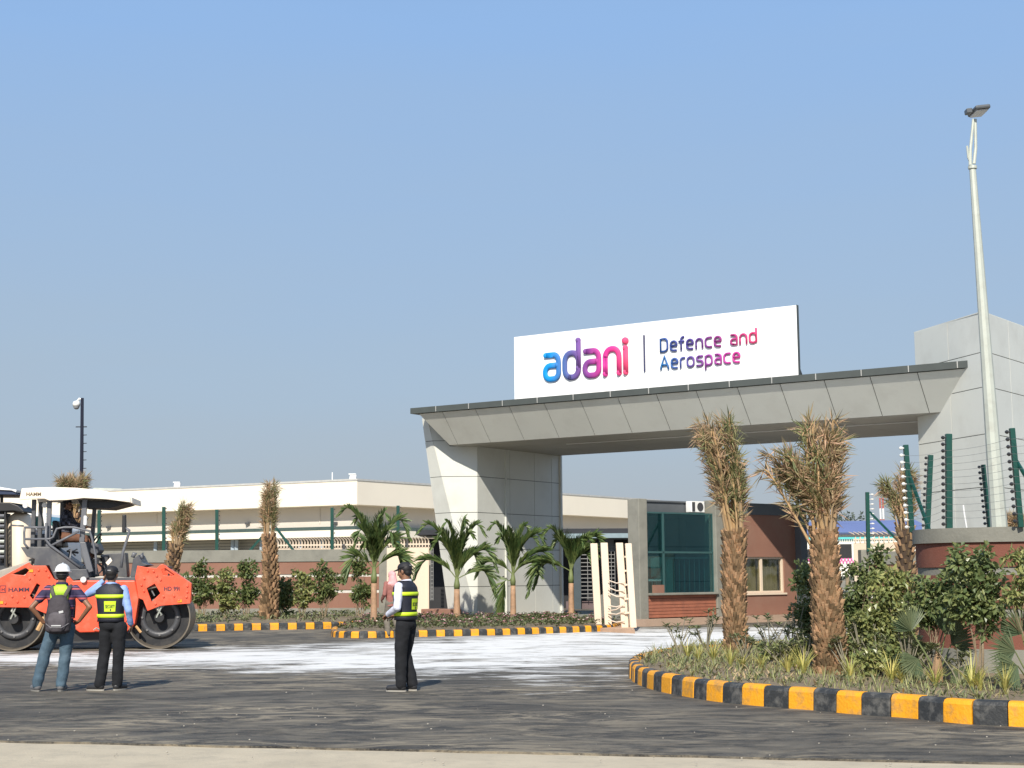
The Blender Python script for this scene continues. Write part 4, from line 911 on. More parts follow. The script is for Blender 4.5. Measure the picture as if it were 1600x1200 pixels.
# mid body
mb = MB(); mb.slab([rp(*p, .02) for p in [(84, 910), (108, 902), (112, 909), (206, 910), (212, 938), (207, 977), (197, 988), (124, 989), (104, 974), (92, 950)]][::-1], Vector((0, DW - .1, 0))); mb.build('mid_body', M_or, R, bevel=.025)
mb = MB(); plate(P2([(150, 920), (196, 920), (196, 970), (190, 978), (155, 978), (150, 972)]), [], -.012, .02, mb); mb.build('service_door', M_or, R, bevel=.006)
mb = MB(); mb.slab([rp(157, 925, -.03), rp(168, 925, -.03), rp(168, 972, -.03), rp(157, 972, -.03)][::-1], Vector((0, .05, 0))); mb.build('side_recess', M_black, R)
for px, py in ((150, 985), (200, 974)):
    mb = MB(); mb.tube([rp(px - 4, py, -.03), rp(px, py - 3, -.1), rp(px + 4, py, -.03)], .018, 6); mb.build('tie_hook', M_galv, R)
mb = MB(); mb.slab([rp(95, 985, .25), rp(212, 985, .25), rp(212, 1003, .25), rp(100, 1003, .25)][::-1], Vector((0, DW - .6, 0))); mb.build('underbody', M_black, R)
mb = MB(); mb.tube([rp(60, 985, .1), rp(70, 965, .1)], .05, 6); mb.tube([rp(208, 980, .1), rp(216, 990, .1)], .03, 6); mb.build('scraper', mat('scraper_yellow', (.55, .33, .15), .6), R, kind='stuff')
for px, py in ((60, 893), (71, 893), (54, 899), (47, 906), (76, 903), (22, 933), (40, 934), (12, 943), (30, 941), (225, 895), (234, 896), (220, 907), (239, 903), (245, 909), (216, 917), (220, 926), (250, 935), (266, 934), (274, 941), (286, 919), (286, 928), (238, 946), (285, 936), (66, 938), (70, 920)):
    mb = MB(); mb.tube([rp(px, py, -.02), rp(px, py, -.045), rp(px, py, -.05)], [.028, .026, .014], 8); mb.build('bolt', M_or, R)
for px, py in ((6, 942), (49, 894), (275, 942)):
    mb = MB(); mb.box(rp(px, py, -.03), (.09, .02, .06)); mb.build('reflector', mat('amber', (.9, .35, .03), .3), R)
def rtext(txt, px, py, hgt, y, m=M_txt, wpx=None, nm='lettering'):
    me = text_mesh(txt, hgt / .72, .003, .002)
    xs = [v.co.x for v in me.vertices]; wd = max(xs) - min(xs)
    if wpx: me.transform(Matrix.Diagonal((wpx * RS_ / wd, 1, 1, 1)))
    p = rp(px, py, y); M = Matrix(((1, 0, 0, p.x), (0, 0, 1, 0), (0, 1, 0, p.z), (0, 0, 0, 1))); M = Matrix(((1, 0, 0, p.x), (0, 0, -1, p.y), (0, 1, 0, p.z), (0, 0, 0, 1)))
    me.transform(M); me.materials.clear(); me.materials.append(m); o = bpy.data.objects.new(nm, me); COL.objects.link(o); o.parent = R; return o
rtext('HAMM', 15.5, 925.5, 6.5 * RS_, -.026, wpx=31); rtext('HD 99i', 250, 926, 6.5 * RS_, -.026, wpx=24)
mb = MB(); plate(P2([(3, 916), (12.5, 916), (12.5, 927), (3, 927)]), [P2([(4, 917), (11.5, 917), (11.5, 926), (4, 926)][::-1])], -.027, -.02, mb); mb.build('logo_frame', M_txt, R)
rtext('H', 5.5, 924.5, 5 * RS_, -.026, wpx=4.5, nm='logo_mark')
# operator station
M_plat = mat('platform_dark', (.075, .078, .088), .5, .15, 4, dirt=(.18, .17, .15), dscale=4, damt=.4)
for pts, y0, dd, nm in (([(30, 857), (74, 857), (121, 890), (128, 896), (130, 905), (110, 902), (84, 908), (74, 886), (51, 886), (52, 876), (40, 872)], .12, 1.4, 'platform_side'),
                        ([(104, 892), (132, 892), (136, 905), (112, 909), (106, 903)], .0, .4, 'step_plate'),
                        ([(128, 905), (206, 905), (206, 912), (128, 912)], .05, 1.5, 'deck'),
                        ([(116, 852), (126, 850), (140, 903), (128, 905)], .7, .5, 'steering_column'),
                        ([(120, 848), (142, 852), (146, 862), (140, 870), (120, 862)], .55, .7, 'dash_console'),
                        ([(144, 868), (182, 866), (186, 905), (148, 903)], .9, .5, 'seat_base'),
                        ([(196, 905), (200, 876), (208, 870), (214, 882), (224, 886), (212, 889), (204, 905)], .25, 1.2, 'front_cover')):
    mb = MB(); mb.slab([rp(*p, y0) for p in pts][::-1], Vector((0, dd, 0))); mb.build(nm, M_plat, R, bevel=.012)
mb = MB(); mb.slab([rp(60, 845, .5), rp(86, 845, .5), rp(90, 857, .5), rp(60, 857, .5)][::-1], Vector((0, .8, 0))); mb.build('seat_cushion', M_black, R, bevel=.04)
mb = MB(); mb.slab([rp(70, 815, .6), rp(78, 815, .6), rp(84, 850, .6), rp(72, 850, .6)][::-1], Vector((0, .6, 0))); mb.build('seat_back', M_black, R, bevel=.04)
mb = MB(); c_ = rp(136, 846, .9); mb.tube([c_ + Vector((math.cos(a) * .10, math.sin(a) * .24, math.cos(a) * .16)) for a in [2 * PI * i / 16 for i in range(17)]], .018, 6, cap=False); mb.build('steering_wheel', M_black, R)
mb = MB(); mb.slab([rp(158, 882, .25), rp(165, 874, .25), rp(168, 879, .25), rp(162, 886, .25)][::-1], Vector((0, .05, 0))); mb.build('document_box', M_can, R)
M_rail = mat('rail_grey', (.14, .145, .16), .4, .1)
def rail(pts, r=.026, y=.1, nm='guard_rail', m=M_rail):
    mb = MB(); mb.tube([rp(p[0], p[1], p[2] if len(p) > 2 else y) for p in pts], r, 7); return mb.build(nm, m, R, smooth=True)
rail([(36, 826), (35, 835), (36, 852), (41, 858)]); rail([(35, 827), (68, 827)]); rail([(36, 845), (74, 845), (79, 842), (84, 829), (95, 827), (110, 827), (122, 830), (134, 833), (138, 845), (144, 870), (146, 900)])
rail([(68, 820), (68, 846), (75, 855), (121, 889)], .03); rail([(75, 856), (118, 833)], .028); rail([(30, 824), (12, 823)], .02, .4)
rail([(36, 827, 1.5), (80, 827, 1.5), (84, 840, 1.5), (120, 840, 1.5)], .026); rail([(105, 860), (100, 900)], .02, .3); rail([(119, 835, .3), (122, 870, .3), (135, 903, .3)], .035)
for px, y, w_ in ((41, 1.45, .09), (46, .25, .09), (70, .2, .10), (75, 1.45, .09), (124, .2, .11), (126, 1.5, .09)):
    mb = MB(); mb.slab([rp(px - w_ / RS_ / 2, 783, y), rp(px + w_ / RS_ / 2, 783, y), rp(px - (3 if px > 100 else 0) + w_ / RS_ / 2, 857 if px < 100 else 850, y), rp(px - (3 if px > 100 else 0) - w_ / RS_ / 2, 857 if px < 100 else 850, y)][::-1], Vector((0, .09, 0)))
    mb.build('canopy_post', M_plat if px < 60 else M_rail, R, bevel=.01)
mb = MB(); mb.slab([rp(118, 850, .2), rp(127, 850, .2), rp(140, 895, .2), rp(131, 898, .2)][::-1], Vector((0, .12, 0))); mb.build('console_arm', M_rail, R, bevel=.01)
# canopy: curved cream shell
top = [(31, 767), (55, 765.5), (80, 765), (112, 766), (145, 769), (172, 774), (195, 780)]
bot = [(28, 785), (50, 783), (66, 783), (73, 786), (100, 785), (125, 782), (160, 784), (197, 789)]
mb = MB(); mb.slab([rp(*p, -.05) for p in top + bot[::-1]], Vector((0, .05, 0))); mb.build('canopy_skirt', M_can, R, bevel=.01)
mb = MB(); mb.slab([rp(*p, DW - .1) for p in top + bot[::-1]], Vector((0, .05, 0))); mb.build('canopy_skirt', M_can, R, bevel=.01)
mb = MB(); mb.slab([rp(p[0], p[1], .001) for p in top] + [rp(p[0], p[1] + 5, .001) for p in top[::-1]], Vector((0, DW - .105, 0))); mb.build('canopy_roof', M_can, R)
mb = MB(); mb.slab([rp(p[0], p[1] + 5.1, .001) for p in top[1:-1]] + [rp(p[0], p[1] + 9, .001) for p in top[1:-1][::-1]], Vector((0, DW - .105, 0))); mb.build('canopy_lining', M_black, R)
mb = MB(); mb.slab([rp(195, 780, 0), rp(198, 781, 0), rp(199, 790, 0), rp(195, 789, 0)], Vector((0, DW - .1, 0))); mb.build('canopy_end', M_can, R, bevel=.01)
rtext('HAMM', 38, 778.5, 5.5 * RS_, -.056, mat('letter_brown', (.16, .11, .06), .5), wpx=22)
for px, py, y in ((37, 793, .1), (63.5, 792, .3)):
    mb = MB(); mb.tube([rp(px, py, y), rp(px - 1, py, y - .03), rp(px - 1, py, y - .06)], [.05, .062, .058], 14); mb.build('work_light', mat('lens_white', (.7, .68, .66), .3), R)
mb = MB(); mb.tube([rp(128, 908, 0), rp(128, 908, -.06)], [.07, .065], 14); mb.build('side_lamp', mat('lens_white', (.7, .68, .66), .3), R)
mb = MB(); mb.slab([rp(182, 807, .2), rp(187, 807, .2), rp(188, 835, .2), rp(182, 835, .2)][::-1], Vector((0, .18, 0))); mi = mb.build('mirror', M_black, R, bevel=.02)
rail([(187, 828), (193, 832), (192, 838), (184, 866), (182, 890)], .032, .25, 'mirror_arm'); rail([(184, 826, .3), (189, 829, .28), (193, 833, .25)], .025, .3, 'mirror_arm'); rail([(126, 818, .2), (131, 812, .1)], .02)
mb = MB(); mb.slab([rp(124, 809, .1), rp(129, 809, .1), rp(129, 824, .1), rp(124, 824, .1)][::-1], Vector((0, .1, 0))); mb.build('mirror', M_white, R, bevel=.02)
rail([(197, 874, .5), (199, 868, .5), (202, 870, .5)], .05); rail([(208, 872, .5), (211, 868, .5), (212, 876, .5)], .05)
# ================================================================== VEHICLES BEHIND THE ROLLER
TD = 38.0; TS = TD / FPX
def tp(px, py, y=0): p = D(px, py, TD); return Vector((p.x, TD + y, p.z))
def tpoly(name, pts, y, dd, m, par, bevel=.0): mb = MB(); mb.slab([tp(a, b, y) for a, b in pts], Vector((0, dd, 0))); o = mb.build(name, m, par, world=True, bevel=bevel); bm = bmesh.new(); bm.from_mesh(o.data); bmesh.ops.recalc_face_normals(bm, faces=bm.faces[:]); bm.to_mesh(o.data); bm.free(); return o
mb = MB(); mb.slab([rp(112, 783, .3), rp(190, 789, .3), rp(160, 797, .3), rp(118, 795, .3)], Vector((0, DW - .5, 0))); mb.build('canopy_underside', M_black, R)
r = random.Random(12)
mb = MB()
for i in range(16):
    x0 = r.uniform(100, 146); y0 = r.uniform(848, 900); x1 = x0 + r.uniform(-12, 14); y1 = y0 + r.uniform(-8, 26); mb.tube([rp(x0, y0, r.uniform(.3, 1.2)), rp((x0 + x1) / 2 + r.uniform(-6, 6), (y0 + y1) / 2, r.uniform(.3, 1.2)), rp(x1, min(y1, 905), r.uniform(.3, 1.2))], r.uniform(.012, .028), 5)
for i in range(10):
    cx = r.choice([56, 236, 232, 54, 258]); cy = 925 if cx < 240 else 897; mb.tube([rp(cx + r.uniform(-6, 6), cy - 8, .08), rp(cx + r.uniform(-4, 4), cy, .12), rp(cx + r.uniform(-6, 6), cy + 9, .08)], .022, 5)
mb.build('hoses', M_dark, R, kind='stuff')
for x_, y_ in ((118, 846), (130, 843), (133, 846)):
    mb = MB(); mb.tube([rp(x_, y_ + 14, .7), rp(x_ - 1, y_, .7)], .012, 5); mb.ell(rp(x_ - 1, y_ - 1, .7), (.035, .035, .04), n=8, m=5); mb.build('control_lever', M_black, R)
T = thing('paving_machine', 'second machine at the left edge with dark blue canopy and cream round tank', 'road machine', D(10, 900, TD).to_2d().to_3d())
M_cm = mat('machine_cream', (.80, .66, .50), .5, .04, 1); M_navy = mat('canopy_navy', (.02, .035, .08), .5, .1)
tpoly('canopy_shell', [(-60, 757), (0, 761), (30, 766), (29, 770), (22, 767), (-60, 763)], -.2, 2.0, M_white, T, .01)
tpoly('canopy_side', [(-60, 763.3), (0, 763), (27, 769), (28, 773), (-60, 772)], -.15, 1.9, M_navy, T)
mb = MB(); a_ = tp(20, 806, .6); b_ = tp(21, 990, .6); b_.z = .35; mb.tube([a_ + ZZ * .10, a_, b_, b_ - ZZ * .1], [.15, .31, .31, .2], 20); mb.build('round_tank', M_cm, T, world=True, smooth=True)
tpoly('fender', [(-20, 790), (0, 785), (15, 785), (28, 790), (37, 798), (37, 801), (20, 798), (8, 799), (-20, 799)], .0, 1.0, M_black, T, .02)
tpoly('body', [(-60, 880), (6, 880), (8, 905), (30, 905), (30, 975), (-60, 975)], .2, 1.2, M_dark, T)
for i in range(9):
    y_ = 806 + i * 8; mb = MB(); mb.tube([tp(-6, y_, .0), tp(7, y_, .0)], .045, 6); mb.build('ladder_rung', M_galv if i % 2 else M_rail, T, world=True)
tpoly('ladder_side', [(7, 800), (9.5, 800), (9.5, 886), (7, 886)], -.02, .1, M_black, T); tpoly('canopy_post', [(-4, 772), (-1, 772), (-1, 880), (-4, 880)], .2, .1, M_black, T)
tpoly('engine_guard', [(-60, 800), (-6, 800), (-6, 880), (-60, 880)], .3, .8, M_shade, T)
T = thing('white_truck', 'white truck cab with dark side window seen under the roller canopy', 'truck', D(60, 900, 41).to_2d().to_3d()); TD = 41.0
tpoly('cab', [(32, 806), (36, 801), (68, 801), (74, 806), (90, 826), (92, 850), (92, 950), (32, 950)], 0, 2.2, M_white, T, .05)
tpoly('side_window', [(44, 809), (66, 808), (68, 822), (44, 824)], -.03, .1, M_gl, T); tpoly('window_seal', [(42.5, 807), (67, 806.3), (69.5, 823.5), (42.5, 826)], -.015, .03, M_black, T)
tpoly('windscreen', [(72, 806), (76, 807), (88, 825), (84, 826)], -.02, 2.3, M_gl, T); tpoly('headlamp', [(46, 830), (60, 828), (56, 835), (50, 836)], -.05, .1, mat('lamp_pinkish', (.75, .60, .52), .3), T, .01)
tpoly('rear_pillar', [(33, 806), (37, 806), (37, 846), (33, 844)], -.04, .06, M_black, T); tpoly('bumper', [(44, 838), (70, 834), (92, 838), (92, 880), (44, 880)], -.1, .3, M_dark, T)
tpoly('front_wheel_guard', [(50, 880), (78, 880), (80, 935), (48, 935)], -.05, .4, M_black, T); mb = MB(); 
for px in (50, 84): p = tp(px, 900); mb = MB(); mb.cyl(Vector((p.x, 41 - .1, .5)), Vector((p.x, 41.3, .5)), .5, 24); mb.build('wheel', M_black, T, world=True)
# ================================================================== VEGETATION
def leafmat(n, c, isl=.35, tr=.3, rough=.5): return mat(n, c, rough, .15, 2.0, island=isl, transl=tr)
L_ficus = leafmat('ficus_leaf', (.175, .22, .085), rough=.33); L_ficus2 = leafmat('ficus_leaf_yellow', (.27, .30, .11), rough=.35); L_far = leafmat('far_shrub_leaf', (.14, .18, .06))
L_palm = leafmat('palm_leaf_green', (.13, .19, .06), .3, .3); L_fan = leafmat('fan_leaf', (.13, .17, .09), .2, .25)
L_dry = leafmat('dry_leaflet', (.42, .31, .18), .45, .2, .7); L_dryg = leafmat('half_dry_leaflet', (.24, .25, .11), .4, .2, .7)
L_tuft = leafmat('variegated_blade', (.52, .50, .15), .3, .35); L_grey = leafmat('grey_leaf', (.19, .215, .10), .4, .25)
M_bark = mat('bark_pale', (.26, .20, .13), .85, .2, 8, .4, 30); M_stem = mat('stem_grey', (.24, .22, .16), .8, .2, 8)
M_boot = mat('leaf_base', (.29, .185, .10), .85, .25, 9, .4, 40, island=.6, hv=.008); M_tk = mat('palm_trunk_gap_shade', (.055, .035, .022), .9, .3, 6)  # trunk core darkened so shade between the leaf bases sits in its colour
M_pet = mat('petiole_tan', (.40, .27, .13), .7, .2, 6, island=.2); M_shaft = mat('crown_shaft', (.14, .17, .06), .6, .15, 6); M_ptr = mat('smooth_palm_trunk', (.40, .24, .14), .7, .15, 9, dirt=(.22, .15, .10), dscale=8, damt=.6)
def rv(r): return Vector((r.gauss(0, 1), r.gauss(0, 1), r.gauss(0, 1))).normalized()
def add_leaf(mb, p, d, n, L, w, fold=.25):
    d = d.normalized(); s = d.cross(n); 
    if s.length < 1e-3: s = d.cross(Vector((1, 0, 0)))
    s.normalize(); n = s.cross(d); m_ = p + d * L * .45
    mb.add([p, m_ + s * w / 2 + n * fold * w, p + d * L, m_ - s * w / 2 + n * fold * w], [(0, 2, 1), (0, 3, 2)])
def cluster(mb, c, rad, n, L, w, r, up=.2, fill=.35):
    for _ in range(n):
        q = rv(r); k = (fill + (1 - fill) * r.random()) ; p = c + Vector((q.x * rad[0], q.y * rad[1], q.z * rad[2])) * k
        d = (q * .7 + rv(r) * .7 + Vector((0, 0, -up))).normalized(); add_leaf(mb, p, d, (q + rv(r) * .5 + Vector((0, 0, .5))).normalized(), L * r.uniform(.6, 1.25), w * r.uniform(.7, 1.2))
def shrub(label, base, H_, stems, blobs, L, w, n, m, seed, grp=None, stem_m=None, nm='shrub', sr=.014):
    """stems: list of (x offset at top, y, height); blobs: list of (x, y, z, rx, ry, rz, share)"""
    r = random.Random(seed); T = thing(nm, label, 'shrub', base, group=grp)
    for sx_, sy_, sh_ in stems:
        pts = [Vector((sx_ * .25 * r.uniform(.3, 1), sy_ * .2, 0))]; k = 5
        for i in range(1, k + 1): f = i / k; pts.append(Vector((sx_ * (.25 + .75 * f) + r.uniform(-.03, .03), sy_ * f + r.uniform(-.03, .03), sh_ * f)))
        mb = MB(); mb.tube(pts, [sr * (1 - .6 * i / k) for i in range(k + 1)], 6); s_ = mb.build('stem', stem_m or M_bark, T)
        mb = MB()
        for i in range(7):
            q = pts[r.randint(2, k)]; b_ = blobs[r.randrange(len(blobs))]; e = Vector(b_[:3]) + Vector((r.uniform(-.7, .7) * b_[3], r.uniform(-.7, .7) * b_[4], r.uniform(-.6, .6) * b_[5])); mb.tube([q, q.lerp(e, .5) + Vector((0, 0, -.03)), e], [sr * .45, sr * .3, sr * .12], 4, cap=False)
        mb.build('twig', stem_m or M_bark, s_, kind='stuff')
    mb = MB(); tot = sum(b_[3] * b_[5] * (b_[6] if len(b_) > 6 else 1) for b_ in blobs)
    for b_ in blobs:
        k = int(n * b_[3] * b_[5] * (b_[6] if len(b_) > 6 else 1) / tot)
        nc = max(3, k // 26)       # sub clumps inside each blob give gaps and shadows
        for _ in range(nc):
            q = rv(r) * (r.random() ** .45); c = Vector(b_[:3]) + Vector((q.x * b_[3], q.y * b_[4], q.z * b_[5])); rr = r.uniform(.22, .42) * max(b_[3], b_[5]) ** .5 * .55
            cluster(mb, c, (rr, rr, rr * .8), k // nc, L, w, r)
    mb.build('foliage', m, T, kind='stuff'); return T
def px2m(dist): return dist / FPX
# near cluster of big-leaved shrubs (pixel boxes measured at their distance)
def shrub_px(label, xb, yb, dist, blobs_px, stems_px, L, w, n, m, seed, grp=None, **kw):
    k = px2m(dist); base = D(xb, yb, dist); base.z = max(base.z, .12) if dist < 30 else .14
    base = Vector((base.x, dist, .2 if dist < 30 else .14)); by = yb
    def cv(px, py): q = D(px, py, dist); return q.x - base.x, q.z - base.z
    bl_ = [(*((lambda a: (a[0], b_[4] if len(b_) > 4 else 0, a[1]))(cv(b_[0], b_[1]))), b_[2] * k, min(b_[2], 45) * k * .8, b_[3] * k) for b_ in blobs_px]
    st_ = [(cv(a, b_)[0], random.Random(a).uniform(-.15, .15), cv(a, b_)[1]) for a, b_ in stems_px]
    return shrub(label, base, 1, st_, bl_, L, w, n, m, seed, grp, **kw)
g1 = 'leafy shrubs in front of the near red wall'
shrub_px('bushy shrub with dark leaves left of the second big palm', 1262, 1035, 23.5, [(1262, 905, 20, 28), (1262, 960, 22, 32), (1270, 1005, 18, 20)], [(1262, 950), (1268, 900)], .095, .058, 1500, L_ficus, 1, g1)
shrub_px('wide dark shrub just right of the second big palm', 1330, 1045, 23, [(1350, 900, 30, 26), (1325, 950, 34, 36), (1345, 1000, 40, 26), (1375, 870, 12, 22)], [(1335, 950), (1350, 900), (1375, 920)], .095, .058, 2500, L_ficus, 2, g1)
shrub_px('yellowish shrub in the gap before the distant wall stub', 1392, 1060, 20.9, [(1390, 915, 32, 30), (1392, 965, 38, 34), (1400, 1010, 34, 24), (1352, 985, 24, 30)], [(1390, 950), (1405, 970), (1415, 940)], .09, .055, 3000, L_ficus2, 3, g1)
shrub_px('shrub spreading left of the tallest bush against the red wall', 1458, 1060, 19.6, [(1465, 918, 36, 32), (1440, 950, 26, 28), (1478, 955, 34, 26)], [(1465, 960), (1480, 930), (1450, 950)], .095, .058, 1800, L_ficus, 4, g1)
shrub_px('tallest round-headed bush on bare pale stems before the red wall', 1532, 1078, 18.6, [(1520, 882, 40, 36), (1535, 925, 36, 38), (1510, 950, 38, 28), (1545, 968, 24, 22)], [(1515, 950), (1528, 930), (1538, 940)], .095, .06, 2500, L_ficus, 5, g1, sr=.02)
shrub_px('sparse bush cut by the right edge of the picture', 1612, 1078, 18.0, [(1592, 870, 18, 14), (1602, 900, 24, 18), (1585, 930, 20, 12), (1612, 935, 24, 20)], [(1600, 920), (1612, 900)], .08, .045, 1000, L_ficus2, 6, g1, sr=.018)
# leggy branching shrubs with leaf rosettes
def rosette_shrub(label, xb, yb, dist, hpx, wpx, nb, seed, L=.13, w=.035):
    r = random.Random(seed); base = D(xb, yb, dist); base = Vector((base.x, dist, .2)); k = px2m(dist); T = thing('rosette_shrub', label, 'shrub', base, group='leggy branching shrubs in the near bed')
    fo = MB()
    for i in range(nb):
        a = r.uniform(0, 2 * PI); e = Vector((math.cos(a) * wpx * k * r.uniform(.3, 1), math.sin(a) * wpx * k * .5, hpx * k * r.uniform(.55, 1)))
        m_ = Vector((e.x * .35, e.y * .35, e.z * .45)); mb = MB(); mb.tube([(0, 0, 0), m_, e], [.013, .010, .007], 5)
        e2 = m_ + Vector((r.uniform(-.15, .15), r.uniform(-.1, .1), e.z * .35)); mb.build('branch', M_stem, T)
        b2 = MB(); b2.tube([m_, e2], [.008, .006], 5); b2.build('branch', M_stem, T)
        for tip in (e, e2):
            for q in range(9):
                a = 2 * PI * q / 9 + r.uniform(-.3, .3); d = Vector((math.cos(a), math.sin(a), r.uniform(.0, .9))); add_leaf(fo, tip + Vector((0, 0, r.uniform(-.03, .02))), d, Vector((0, 0, 1)), L * r.uniform(.6, 1.1), w, .3)
    fo.build('foliage', L_grey, T, kind='stuff')
for i, (lab, x, y, dd, hh, ww, nb) in enumerate((('leggy shrub at the nose of the near bed', 1062, 1035, 26.0, 60, 26, 5), ('tall bare-armed shrub between nose and first big palm', 1105, 1040, 25.0, 78, 36, 6), ('leggy shrub in front of the first big palm', 1165, 1048, 23.5, 62, 34, 6), ('leggy shrub right of the first big palm', 1205, 1040, 24.5, 70, 32, 6), ('tall stick-like shrub left of the second big palm', 1238, 1050, 23.2, 92, 36, 7), ('leggy shrub hugging the second big palm on its right', 1325, 1070, 20.6, 60, 28, 6), ('leggy shrub under the yellowish bush', 1375, 1075, 20.2, 70, 32, 7), ('dry leggy shrub left of the fan palm', 1420, 1078, 19.4, 92, 40, 9), ('leggy shrub right of the fan palm', 1500, 1080, 18.8, 60, 32, 5), ('brownish leggy shrub close behind the brightest tuft', 1262, 1058, 22.0, 66, 34, 9), ('low leggy shrub in the gap right of the second big palm', 1350, 1066, 20.8, 84, 36, 9), ('leggy shrub between the yellowish bush and the fan palm', 1440, 1074, 19.6, 76, 34, 9), ('low leggy shrub midway between the two big palms', 1222, 1056, 22.6, 54, 34, 8))):
    rosette_shrub(lab, x, y, dd, hh, ww, nb, 20 + i, .12 if i < 5 else .10)
# variegated tufts
def tuft(label, xb, yb, dist, n, L, seed, grp='yellow green grass tufts behind the near kerb'):
    r = random.Random(seed); base = D(xb, yb, dist); T = thing('grass_tuft', label, 'tuft', (base.x, dist, .21), group=grp); mb = MB()
    for i in range(n):
        a = r.uniform(0, 2 * PI); l = L * r.uniform(.6, 1.1); w_ = .026; d = Vector((math.cos(a), math.sin(a), 0)); o_ = r.uniform(.25, .8); s = Vector((-d.y, d.x, 0)) * w_ / 2; vs = []
        for k in range(5): f = k / 4; c = d * (l * o_ * f * (.4 + .6 * f)) + Vector((0, 0, l * (f - .45 * o_ * f * f))); ww = 1 - f * .92; vs += [c - s * ww, c + s * ww]
        mb.add(vs, [(2 * k, 2 * k + 1, 2 * k + 3, 2 * k + 2) for k in range(4)])
    mb.build('blades', L_tuft, T, kind='stuff')
tf = [(1092, 1050, 24.2), (1115, 1052, 23.8), (1142, 1058, 22.6), (1160, 1060, 22.2), (1232, 1068, 20.9), (1256, 1070, 20.7), (1245, 1066, 21.2), (1330, 1078, 19.6), (1394, 1082, 19.0), (1410, 1083, 18.9), (1462, 1086, 18.3), (1520, 1088, 17.8), (1532, 1088, 17.7), (1572, 1090, 17.3), (1075, 1048, 24.8), (1190, 1062, 21.8)]
tl_ = ['tuft left of the first big palm base, near the nose', 'second tuft from the nose of the bed', 'tuft directly before the first big palm', 'tuft just right of the first big palm', 'tuft midway between the two big palms', 'brightest tuft left of the second big palm', 'small tuft behind the brightest one', 'tuft just right of the second big palm', 'spreading tuft under the yellowish bush', 'tuft beside the spreading one', 'tuft at the foot of the fan palm', 'tuft at the stems of the tallest bush', 'second tuft at the stems of the tallest bush', 'last tuft towards the right edge', 'tuft nearest the nose of the bed', 'low tuft between palms close to the kerb']
for i, ((x, y, dd), lab) in enumerate(zip(tf, tl_)): tuft('yellow green ' + lab, x, y, dd, 34, .36 + .08 * (i % 3), 40 + i)
# low ground cover and litter on the near bed
r = random.Random(9); mb = MB(); mb2 = MB()
ipoly = [(p.x, p.y) for p in inn] + [(5.6, 20.6), (5.4, 22.5), (6.0, 25.5)]
def inside(x, y, P):
    c = False; j = len(P) - 1
    for i in range(len(P)):
        if (P[i][1] > y) != (P[j][1] > y) and x < (P[j][0] - P[i][0]) * (y - P[i][1]) / (P[j][1] - P[i][1]) + P[i][0]: c = not c
        j = i
    return c
cnt = 0
while cnt < 520:
    x, y = r.uniform(1.5, 8.5), r.uniform(16, 30)
    if not inside(x, y, ipoly): continue
    cnt += 1; p = Vector((x, y, .22)); 
    for q in range(5): a = r.uniform(0, 2 * PI); add_leaf(mb if cnt % 3 else mb2, p + Vector((r.uniform(-.1, .1), r.uniform(-.1, .1), r.uniform(0, .06))), Vector((math.cos(a), math.sin(a), r.uniform(.2, 1.4))), Vector((0, 0, 1)), r.uniform(.06, .15), .03)
mb.build('ground_cover', L_grey, kind='stuff'); mb2.build('dry_leaf_litter', leafmat('litter', (.34, .27, .14), .4, .1), kind='stuff')
shrub_px('low spreading light green shrub below the yellowish bush', 1400, 1072, 20.0, [(1385, 1030, 30, 18), (1425, 1020, 26, 22), (1352, 1035, 18, 16)], [(1390, 1035), (1420, 1030)], .09, .05, 900, L_ficus2, 8, g1)
shrub_px('low light green shrub between the two big palms', 1215, 1055, 22.8, [(1205, 1020, 26, 16), (1238, 1015, 22, 20)], [(1210, 1025), (1236, 1022)], .09, .045, 520, L_ficus2, 9, g1)
mb = MB(); cnt = 0
while cnt < 800:
    x, y = r.uniform(1.5, 8.5), r.uniform(16, 30)
    if not inside(x, y, ipoly): continue
    cnt += 1; p = Vector((x, y, .2)); a = r.uniform(0, 2 * PI); l = r.uniform(.08, .26)
    for q in range(3): a += r.uniform(.5, 2.5); add_leaf(mb, p, Vector((math.cos(a) * .5, math.sin(a) * .5, 1)), Vector((math.cos(a), math.sin(a), 0)), l, .012, .2)
mb.build('dry_grass', leafmat('dry_grass_blade', (.34, .36, .14), .35, .3), kind='stuff')
# ------------------------------------------------------------------ fronds
def frond(mb, pts, n, L, w, r, tilt=.5, droop=.4, start=.12, taper=True, both=True, sprd=1.0):
    """leaflets along a rachis"""
    P = smooth_path(pts, 5); P = resample(P, sum((P[i + 1] - P[i]).length for i in range(len(P) - 1)) / 24)
    for i in range(n):
        f = start + (1 - start) * (i + r.random() * .6) / n; x = f * (len(P) - 1); k = min(int(x), len(P) - 2); p = P[k].lerp(P[k + 1], x - k); t = (P[k + 1] - P[k]).normalized()
        s = t.cross(Vector((0, 0, 1))); 
        if s.length < .05: s = t.cross(Vector((r.random(), 1, 0)))
        s.normalize(); u = s.cross(t)
        l = L * (math.sin(min(1, f * 1.15) * PI * .93 + .18) * .65 + .35 if taper else 1) * r.uniform(.8, 1.15)
        for sd in ((-1, 1) if both else (r.choice((-1, 1)),)):
            d = (t * tilt + s * sd * sprd * r.uniform(.8, 1.1) + u * r.uniform(.05, .45)).normalized(); q = t.cross(d).normalized() * w / 2; 
            if q.length < 1e-4: continue
            a = p; b_ = p + d * l * .5; c = p + d * l * .95 + Vector((0, 0, -1)) * l * droop * r.uniform(.5, 1.3)
            mb.add([a - q * .4, a + q * .4, b_ + q, c, b_ - q], [(0, 1, 2, 4), (4, 2, 3)])
